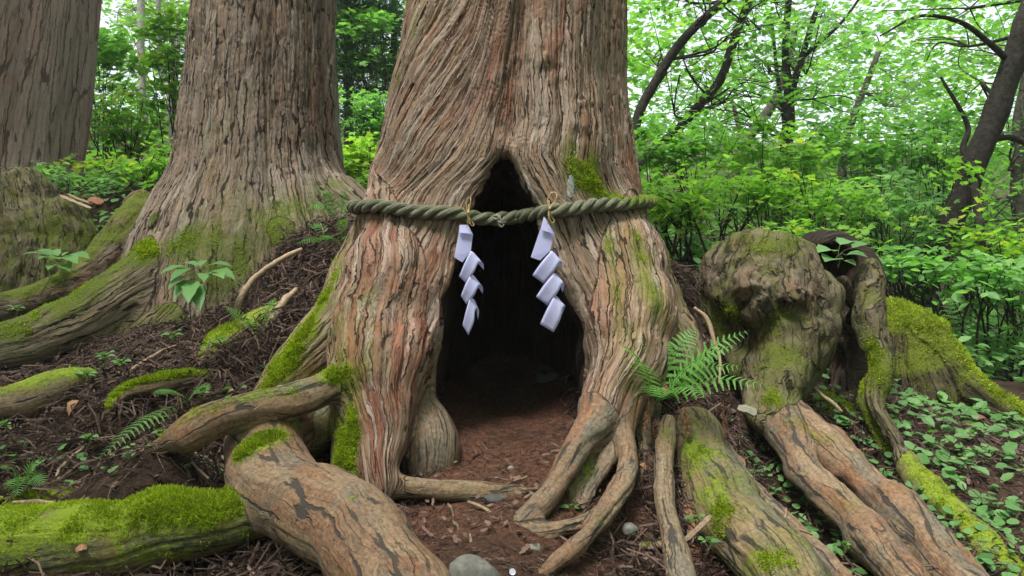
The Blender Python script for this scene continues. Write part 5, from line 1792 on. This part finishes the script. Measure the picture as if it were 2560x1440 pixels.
# ------------------------------------------------------------------ dead leaves, dried sprigs
M['dead_leaf'] = leaf_mat('dead_leaf', (0.15, 0.07, 0.04), (0.34, 0.18, 0.10), .2, .7)
for _lb, b, tpp, w in [('curled brown dead leaf on the bank right of the mossy log', (195, 1000, 3.15), (172, 1032, 3.1), .3),
                       ('reddish dead leaf in the litter at the right edge below the moss-draped stump', (2415, 1058, 4.0), (2432, 1085, 3.95), .35),
                       ('orange dead leaf beside the reddish dead leaf at right', (2440, 1050, 4.05), (2470, 1042, 4.05), .3),
                       ('pale tan dead leaf on the litter above the level root', (585, 975, 3.2), (568, 985, 3.2), .4),
                       ('small orange dead leaf on the litter in the middle of the left bank', (470, 898, 3.65), (478, 912, 3.62), .4),
                       ('tan dead leaf lying on the litter beside the white pebble', (170, 1285, 2.5), (195, 1292, 2.48), .3),
                       ('brown dead leaf in the litter behind the moss cushion', (360, 1170, 2.75), (352, 1200, 2.7), .35),
                       ('tan leaf scrap on the soil by the upright root', (1600, 1160, 2.8), (1615, 1172, 2.78), .4)]:
    mb = MB()
    leaf_between(mb, P(*b), P(*tpp), w * np.linalg.norm(P(*b) - P(*tpp)), rng.random(), .4)
    tag(mb.build('dead_leaf', M['dead_leaf']), _lb, 'leaf')
for _lb, b, tpp, w in [('plump dried brown cone sprig hanging from the bank right of the upright root', (1712, 1020, 2.9), (1722, 1088, 2.86), .018),
                       ('dried brown cone sprig hanging just right of the forked leg', (1622, 1005, 2.92), (1614, 1072, 2.88), .016),
                       ('thin dried sprig hanging above the broad mossy root', (1808, 1020, 3.0), (1814, 1098, 2.95), .008),
                       ('small dried cone sprig under the bright green fern', (1662, 960, 2.95), (1668, 985, 2.93), .016)]:
    b, tpp = P(*b), P(*tpp)
    mb = MB()
    mb.tube([b + [0, 0, .03], b, tpp], [.002, .002, .001], 5, .2)
    for k in range(70):
        q = rng.random()
        c = b + (tpp - b) * q
        a = rng.random() * 6.28
        d = np.array([math.cos(a), math.sin(a), -.5])
        r_ = w * math.sin(math.pi * (.12 + .8 * q)) ** .7
        s = np.array([-math.sin(a), math.cos(a), 0]) * .004
        mb.add([c + d * r_ * .2 - s, c + d * r_ * .2 + s, c + d * r_ + s * .8 + [0, 0, .003], c + d * r_ - s * .8 + [0, 0, .003], c + d * r_ * 1.1 - [0, 0, .006]], [(0, 1, 2, 3), (3, 2, 4)], rng.random())
    tag(mb.build('dried_sprig', M['orange_bark'], None, False), _lb, 'sprig')

# ------------------------------------------------------------------ the forest behind
M['leaf_a'] = leaf_mat('maple_leaf', (0.13, 0.29, 0.03), (0.24, 0.48, 0.065), .58, .5, (0.42, 0.52, 0.07))
M['leaf_b'] = leaf_mat('forest_leaf', (0.09, 0.24, 0.035), (0.19, 0.43, 0.085), .58, .45, (0.32, 0.51, 0.10))
M['leaf_c'] = leaf_mat('cool_leaf', (0.095, 0.24, 0.055), (0.21, 0.45, 0.13), .58, .45, (0.33, 0.54, 0.2))
M['needle'] = leaf_mat('conifer_needles', (0.02, 0.065, 0.03), (0.05, 0.13, 0.06), .3, .6)
M['bark_dark'] = plain_mat('dark_bark', (0.022, 0.018, 0.016), .9, .5, 22, .012, .15, (0.055, 0.048, 0.042))
M['bark_mid'] = plain_mat('grey_bark', (0.07, 0.062, 0.052), .9, .4, 22, .012, .15, (0.14, 0.13, 0.11))
M['bark_pale'] = plain_mat('pale_birch_bark', (0.33, 0.30, 0.27), .8, .35, 12, .006, .2, (0.52, 0.49, 0.45))


def sprays(cen, per, rad, size, kind, tone0, flat=.12, tilt=.35):
    """Leaves laid out in flat layers round each centre."""
    n = len(cen)
    per_ = np.maximum(3, rng.poisson(per, n))
    ix = np.repeat(np.arange(n), per_)
    m = len(ix)
    st = rng.normal(0, .22, (n, 2))
    a = rng.random(m) * 6.28
    r = rad * np.sqrt(rng.random(m)) * (.6 + .7 * rng.random(n))[ix]
    dx, dy = r * np.cos(a), r * np.sin(a)
    dz = dx * st[ix, 0] + dy * st[ix, 1] + rng.normal(0, flat * rad, m) - .25 * r * r / rad
    pos = cen[ix] + np.stack([dx, dy, dz], -1)
    d = np.stack([rng.normal(0, tilt, m) - st[ix, 0], rng.normal(0, tilt, m) - st[ix, 1] - .12, np.ones(m)], -1)
    tV, tF = leaf_tpl(kind)
    sc = size * (.55 + .7 * rng.random(m))
    tn = np.clip(tone0 + rng.normal(0, .16, n)[ix] + rng.normal(0, .18, m), 0, 1)
    return scatter(tV, tF, pos, frames(d, rng.random(m) * 6.28), sc, tn)


def box_pts(n, u, v, Y, power=1.0):
    uu, vv = rng.uniform(*u, n), rng.uniform(0, 1, n) ** power * (v[1] - v[0]) + v[0]
    yy = rng.uniform(*Y, n)
    return np.stack([(uu - 1280) / FPX * yy, yy, CAMZ - (vv - 720) / FPX * yy], -1)


def bg_tree(name, label, trunk, mat, boxes, kind='maple', leaf='leaf_b', size=.09, per=34, rad=.42, tone=.5, nbranch=16, extra=()):
    tr = np.array([[*P(u, v, Y), hw / FPX * Y] for (u, v, Y, hw) in trunk])
    r = empty(name, tr[0][:3], label, 'tree', 'trees of the forest behind')
    q = catmull(tr, 6)
    wob = fbm(q[:, :3] * 2.5, 2, int(abs(tr[0][0]) * 10) + 3)
    q[:, 0] += wob * q[:, 3] * .25
    mb = MB()
    mb.tube(q[:, :3], q[:, 3] * (1 + .12 * fbm(q[:, :3] * 6, 2, 9)), 12, .5)
    mb.build('trunk', M[mat], r)
    for ex in extra:
        e = np.array([[*P(u, v, Y), hw / FPX * Y] for (u, v, Y, hw) in ex])
        mb = MB()
        eq = catmull(e, 6)
        mb.tube(eq[:, :3], eq[:, 3], 8, .5)
        mb.build('branch', M[mat], r)
    cen = np.concatenate([box_pts(n, u, v, Y) for (n, u, v, Y) in boxes])
    mb = MB()
    for k in range(nbranch):
        c = cen[rng.integers(len(cen))]
        below = np.nonzero(q[:, 2] < c[2] - .2)[0]
        if len(below) == 0: continue
        dist = np.linalg.norm(q[below, :3] - c, axis=1)
        i = below[np.argmin(dist)]
        a = q[i, :3]
        if np.linalg.norm(a - c) > 5: continue
        m1 = a * .65 + c * .35 + rng.normal(0, .12, 3)
        m2 = a * .3 + c * .7 + rng.normal(0, .12, 3) + [0, 0, .08]
        r0 = min(q[i, 3] * .3, .022)
        mb.tube([a, m1, m2, c], [r0, r0 * .7, r0 * .45, .006], 5, .4, n=4)
        for z in range(4):
            f = m2 + rng.normal(0, .35, 3)
            mb.tube([m1, (m1 + f) / 2 + rng.normal(0, .05, 3), f], [r0 * .4, r0 * .3, .004], 4, .4, n=3)
    if mb.V: mb.build('branches', M[mat], r)
    join_scatter('crown', [sprays(cen, per, rad, size, kind, tone)], M[leaf], r)
    return r


bg_tree('forest_tree', 'thick dark trunk leaning across the right edge', [(2265, 800, 7.0, 34), (2330, 655, 7.0, 31), (2382, 540, 7.0, 30), (2436, 415, 7.0, 30), (2490, 280, 7.0, 29), (2540, 140, 7.0, 28), (2596, -40, 7.0, 27), (2676, -300, 7.0, 25)],
        'bark_dark', [(34, (2150, 2640), (-260, 170), (6, 9)), (12, (2280, 2600), (150, 330), (7.2, 9))], leaf='leaf_b', size=.085, per=32, rad=.4, nbranch=5,
        extra=[[(2530, 160, 7, 9), (2470, 105, 6.95, 7), (2400, 55, 6.9, 6), (2300, 40, 6.8, 4), (2200, 90, 6.7, 2)], [(2425, 440, 7, 9), (2408, 370, 7.1, 8), (2418, 310, 7.2, 6), (2350, 190, 7.3, 3)], [(2480, 350, 7, 8), (2530, 345, 7.1, 7), (2600, 380, 7.2, 5)]])
bg_tree('forest_tree', 'dark tree forking in a narrow V behind the burl stump', [(1950, 620, 10.5, 18), (1958, 500, 10.5, 16), (1966, 380, 10.5, 15), (1972, 250, 10.5, 14), (1964, 130, 10.5, 9), (1972, 0, 10.5, 8), (1980, -200, 10.5, 6)],
        'bark_dark', [(40, (1740, 2240), (-250, 330), (9.3, 12.5))], leaf='leaf_c', size=.10, per=36, rad=.5,
        extra=[[(1972, 250, 10.5, 10), (2000, 160, 10.5, 8), (2030, 60, 10.5, 7), (2060, -40, 10.5, 6), (2090, -200, 10.5, 5)], [(1966, 330, 10.5, 7), (1945, 200, 10.6, 5), (1930, 60, 10.7, 4)], [(2010, 140, 10.5, 6), (2100, 60, 10.3, 4), (2160, -20, 10.2, 3)]])
bg_tree('forest_tree', 'slender dark tree arching out from behind the roped cedar', [(1560, 480, 8.4, 14), (1585, 340, 8.4, 13), (1605, 265, 8.4, 12), (1670, 150, 8.4, 12), (1720, 85, 8.4, 11), (1790, 20, 8.4, 10), (1860, -40, 8.4, 9), (1960, -160, 8.4, 7)],
        'bark_dark', [(30, (1570, 1900), (-220, 180), (7.6, 10))], leaf='leaf_b', size=.085, per=34, rad=.42)
bg_tree('forest_tree', 'second slender dark tree leaning parallel to the arching one', [(1590, 420, 9.4, 14), (1640, 370, 9.4, 13), (1690, 330, 9.4, 12), (1750, 260, 9.4, 12), (1800, 200, 9.4, 11), (1825, 130, 9.4, 11), (1846, 70, 9.4, 10), (1885, -30, 9.4, 9), (1940, -180, 9.4, 8)],
        'bark_dark', [(26, (1640, 2000), (-240, 330), (8.8, 11))], leaf='leaf_b', size=.09, per=34, rad=.45)
bg_tree('forest_tree', 'grey tree leaning right in front of the forked tree', [(1820, 480, 12.5, 15), (1850, 390, 12.5, 15), (1880, 330, 12.5, 14), (1925, 270, 12.5, 12), (1960, 190, 12.5, 10), (1990, 60, 12.5, 8)],
        'bark_mid', [(30, (1700, 2150), (60, 430), (11.5, 15))], leaf='leaf_c', size=.12, per=34, rad=.55, extra=[[(1855, 380, 12.5, 8), (1845, 310, 12.5, 6), (1830, 250, 12.5, 4)]])
bg_tree('forest_tree', 'thin dark upright stem standing under the leaning trunk', [(2470, 860, 6.6, 11), (2458, 700, 6.6, 10), (2452, 580, 6.6, 10), (2440, 490, 6.7, 9), (2430, 380, 6.8, 6)],
        'bark_dark', [(10, (2360, 2560), (400, 620), (6.2, 7.6))], leaf='leaf_a', size=.075, per=28, rad=.34, nbranch=6)
bg_tree('forest_tree', 'pale crooked trunk at the right edge behind the leaning trunk', [(2560, 640, 9.5, 14), (2540, 470, 9.5, 14), (2552, 380, 9.5, 13), (2545, 300, 9.5, 12), (2570, 150, 9.5, 10), (2560, 0, 9.5, 8)],
        'bark_mid', [(26, (2330, 2620), (60, 520), (8.8, 11))], leaf='leaf_b', size=.09, per=32, rad=.45)
bg_tree('forest_tree', 'slim grey tree right of the forked tree, half hidden in leaves', [(2120, 640, 13, 12), (2105, 480, 13, 11), (2115, 350, 13, 10), (2150, 250, 13, 8), (2200, 120, 13, 6)],
        'bark_mid', [(34, (2020, 2420), (60, 480), (11.5, 15))], leaf='leaf_c', size=.12, per=34, rad=.55)
bg_tree('birch_tree', 'pale straight birch trunk between the far-left and grey-brown cedars', [(362, 480, 14, 11), (360, 370, 14, 11), (357, 250, 14, 10), (353, 120, 14, 9), (352, 0, 14, 9), (350, -200, 14, 7)],
        'bark_pale', [(40, (180, 520), (-200, 330), (14.3, 18))], leaf='leaf_a', size=.13, per=32, rad=.6)
bg_tree('birch_tree', 'second pale birch, shorter and nearer the grey-brown cedar', [(428, 480, 12, 12), (424, 380, 12, 12), (430, 300, 12, 13), (428, 235, 12, 14), (405, 200, 12, 8), (398, 100, 12, 7), (395, -60, 12, 6)],
        'bark_pale', [(26, (330, 520), (-160, 240), (12.3, 15))], leaf='leaf_b', size=.11, per=30, rad=.5, extra=[[(430, 250, 12, 10), (442, 150, 12, 7), (446, 20, 12, 5)]])
bg_tree('conifer_tree', 'dark conifer trunk with drooping needle boughs left of the roped cedar', [(872, 480, 12, 12), (872, 330, 12, 12), (870, 160, 12, 11), (876, 0, 12, 10), (880, -250, 12, 7)],
        'bark_mid', [(36, (820, 960), (-160, 330), (11.2, 12.8))], kind='needle', leaf='needle', size=.34, per=26, rad=.5, tone=.5, nbranch=14)
bg_tree('forest_tree', 'thin dark trunk close beside the roped cedar, right of the conifer', [(980, 380, 13, 9), (984, 200, 13, 9), (986, 60, 13, 8), (990, -160, 13, 6)],
        'bark_dark', [(30, (840, 1040), (-200, 250), (12.5, 15))], leaf='leaf_b', size=.11, per=32, rad=.5)


def shrub(label, u, v, Y, ru, rv, size, n, per, kind='maple', leaf='leaf_a', tone=.5, rad=.28, name='shrub'):
    c = P(u, v, Y)
    R = np.array([ru / FPX * Y, ru / FPX * Y * .8, rv / FPX * Y])
    d = rng.normal(size=(n, 3))
    d /= np.linalg.norm(d, axis=1, keepdims=True)
    cen = c + d * R * rng.random((n, 1)) ** .45
    b = np.array([c[0], c[1], float(ground_h(c[0], c[1]))])
    r = empty(name, b, label, 'shrub', 'shrubs of the understorey')
    mb = MB()
    for k in range(min(9, n)):
        e = cen[k]
        s = b + np.array([rng.normal() * .12, rng.normal() * .12, -.05])
        m = s * .45 + e * .55 + rng.normal(0, .06, 3)
        mb.tube([s, m, e], [.012, .008, .004], 5, .3, n=4)
        for z in range(2):
            f = e + rng.normal(0, .22, 3) * [1, 1, .4]
            mb.tube([m, (m + f) / 2, f], [.006, .004, .002], 4, .3, n=2)
    mb.build('stems', M['bark_dark'], r)
    join_scatter('foliage', [sprays(cen, per, rad, size, kind, tone)], M[leaf], r)
    return r


for a in [
    ('bright maple shrub just beyond the right end of the rope', 1690, 500, 5.6, 110, 75, .07, 26, 26, 'maple', 'leaf_a', .6),
    ('maple shrub left of the forked tree at mid height', 1840, 470, 6.4, 130, 90, .075, 28, 26, 'maple', 'leaf_a', .5),
    ('leafy shrub right above the burl stump', 2040, 510, 6.4, 140, 80, .075, 30, 26, 'maple', 'leaf_a', .5),
    ('cool green shrub between the burl stump and the leaning trunk', 2220, 520, 7.0, 130, 100, .08, 30, 26, 'maple', 'leaf_c', .5),
    ('yellowish shrub right of the leaning trunk', 2560, 600, 6.2, 90, 90, .075, 22, 26, 'maple', 'leaf_a', .75),
    ('taller shrub behind the maple shrub beside the roped cedar', 1700, 370, 8.0, 120, 110, .09, 30, 28, 'maple', 'leaf_b', .55),
    ('tall shrub under the grey leaning tree', 1930, 400, 8.8, 160, 110, .10, 36, 28, 'maple', 'leaf_a', .5),
    ('tall shrub in the middle of the right-hand thicket', 2160, 380, 9.2, 160, 120, .10, 36, 28, 'maple', 'leaf_b', .55),
    ('tall shrub left of the leaning trunk', 2350, 380, 8.6, 120, 130, .09, 32, 28, 'maple', 'leaf_c', .5),
    ('low pale shrub at the foot of the roped cedar on the right', 1700, 620, 6.0, 70, 55, .075, 14, 22, 'oval', 'leaf_c', .6),
    ('low broad-leaved shrub right of the burl stump', 2300, 660, 5.8, 110, 60, .085, 22, 22, 'oval', 'leaf_c', .55),
    ('low broad-leaved shrub at the right edge under the leaning trunk', 2500, 690, 5.4, 110, 60, .10, 22, 20, 'oval', 'leaf_c', .6),
    ('feathery bright shrub directly over the top of the burl stump', 2010, 585, 5.2, 120, 26, .06, 16, 24, 'maple', 'leaf_a', .5),
    ('low shrub on the slope behind the thin dark upright stem', 2420, 600, 7.4, 120, 70, .085, 22, 24, 'oval', 'leaf_b', .5),
    ('yellow-green shrub on the slope between the far-left cedar and the birches', 290, 430, 8.4, 110, 45, .085, 26, 26, 'maple', 'leaf_a', .8),
    ('bright shrub tucked against the left side of the grey-brown cedar', 415, 420, 7.8, 60, 70, .085, 20, 26, 'maple', 'leaf_a', .65),
    ('taller leafy shrub in front of the birches', 320, 300, 10, 120, 90, .10, 32, 28, 'maple', 'leaf_a', .6),
    ('high leafy shrub filling the gap beside the far-left cedar', 260, 140, 11, 90, 130, .11, 34, 28, 'maple', 'leaf_b', .6),
    ('high leafy shrub against the upper left side of the grey-brown cedar', 440, 130, 10, 70, 140, .10, 34, 28, 'maple', 'leaf_a', .5),
    ('yellow-green shrub between the grey-brown and the roped cedar', 890, 400, 7.2, 60, 70, .08, 22, 26, 'maple', 'leaf_a', .85),
    ('small shrub low in the gap left of the roped cedar', 885, 490, 6.4, 45, 40, .075, 14, 22, 'maple', 'leaf_a', .6),
    ('cool green shrub in the gap left of the roped cedar, above the yellow one', 920, 290, 9.5, 70, 80, .10, 22, 26, 'maple', 'leaf_c', .5),
    ('leafy shrub at the top of the gap left of the roped cedar', 930, 90, 11, 90, 120, .11, 28, 26, 'maple', 'leaf_b', .5),
    ('low creeping shrub at the foot of the far-left cedar', 120, 445, 7.2, 110, 16, .07, 18, 22, 'oval', 'leaf_c', .5),
]:
    shrub(*a)

# the far wood, and more of it unseen all round, added dense and tall to block low sky
_it = [sprays(box_pts(420, (1480, 2760), (20, 640), (15, 30)), 26, .9, .24, 'rhomb', .55),
       sprays(box_pts(330, (1480, 2760), (-260, 380), (13, 24)), 26, .9, .17, 'rhomb', .6),
       sprays(box_pts(260, (1480, 2760), (330, 660), (14, 26)), 26, .9, .22, 'rhomb', .5),
       sprays(box_pts(380, (-200, 1100), (-80, 470), (16, 30)), 28, .9, .24, 'rhomb', .6),
       sprays(box_pts(200, (-200, 1100), (200, 480), (13, 24)), 28, .9, .22, 'rhomb', .6),
       sprays(box_pts(300, (1000, 1560), (-120, 560), (12, 26)), 22, .9, .22, 'rhomb', .55), sprays(box_pts(200, (2600, 3600), (-200, 640), (10, 24)), 24, .9, .22, 'rhomb', .55)]
_a = rng.uniform(math.radians(60), math.radians(300), 2100)            # azimuth from the view direction: sides and behind
_r = rng.uniform(8, 22, 2100)
_z = rng.uniform(0, 1, 2100) ** .8 * 18
_cen = np.stack([np.sin(_a) * _r, np.cos(_a) * _r + 2, _z + ground_h(np.sin(_a) * _r, np.cos(_a) * _r + 2)], -1)
_it.append(sprays(_cen, 14, 1.1, .62, 'rhomb', .5))
tag(join_scatter('distant_forest', _it, M['leaf_b']), 'far leafy wood closing off the view all round', 'forest', kind='stuff')

# ------------------------------------------------------------------ damp air between the trees
_hx = MB()
_b0, _b1 = np.array([-225., -65., -8.]), np.array([225., 265., 34.])
_hx.add([[(_b0, _b1)[i][0], (_b0, _b1)[j][1], (_b0, _b1)[k][2]] for i in (0, 1) for j in (0, 1) for k in (0, 1)],
        [(0, 1, 3, 2), (4, 6, 7, 5), (0, 4, 5, 1), (2, 3, 7, 6), (0, 2, 6, 4), (1, 5, 7, 3)])
_hm = bpy.data.materials.new('damp_air')
_hm.use_nodes = True
_hm.node_tree.nodes.remove(_hm.node_tree.nodes['Principled BSDF'])
_pv = _hm.node_tree.nodes.new('ShaderNodeVolumePrincipled')
_pv.inputs['Color'].default_value = (0.93, 0.97, 0.98, 1)
_pv.inputs['Density'].default_value = 0.0016
_hm.node_tree.links.new(_pv.outputs[0], _hm.node_tree.nodes['Material Output'].inputs['Volume'])
tag(_hx.build('haze', _hm, None, False), 'thin damp haze in the forest air', 'haze', kind='stuff')
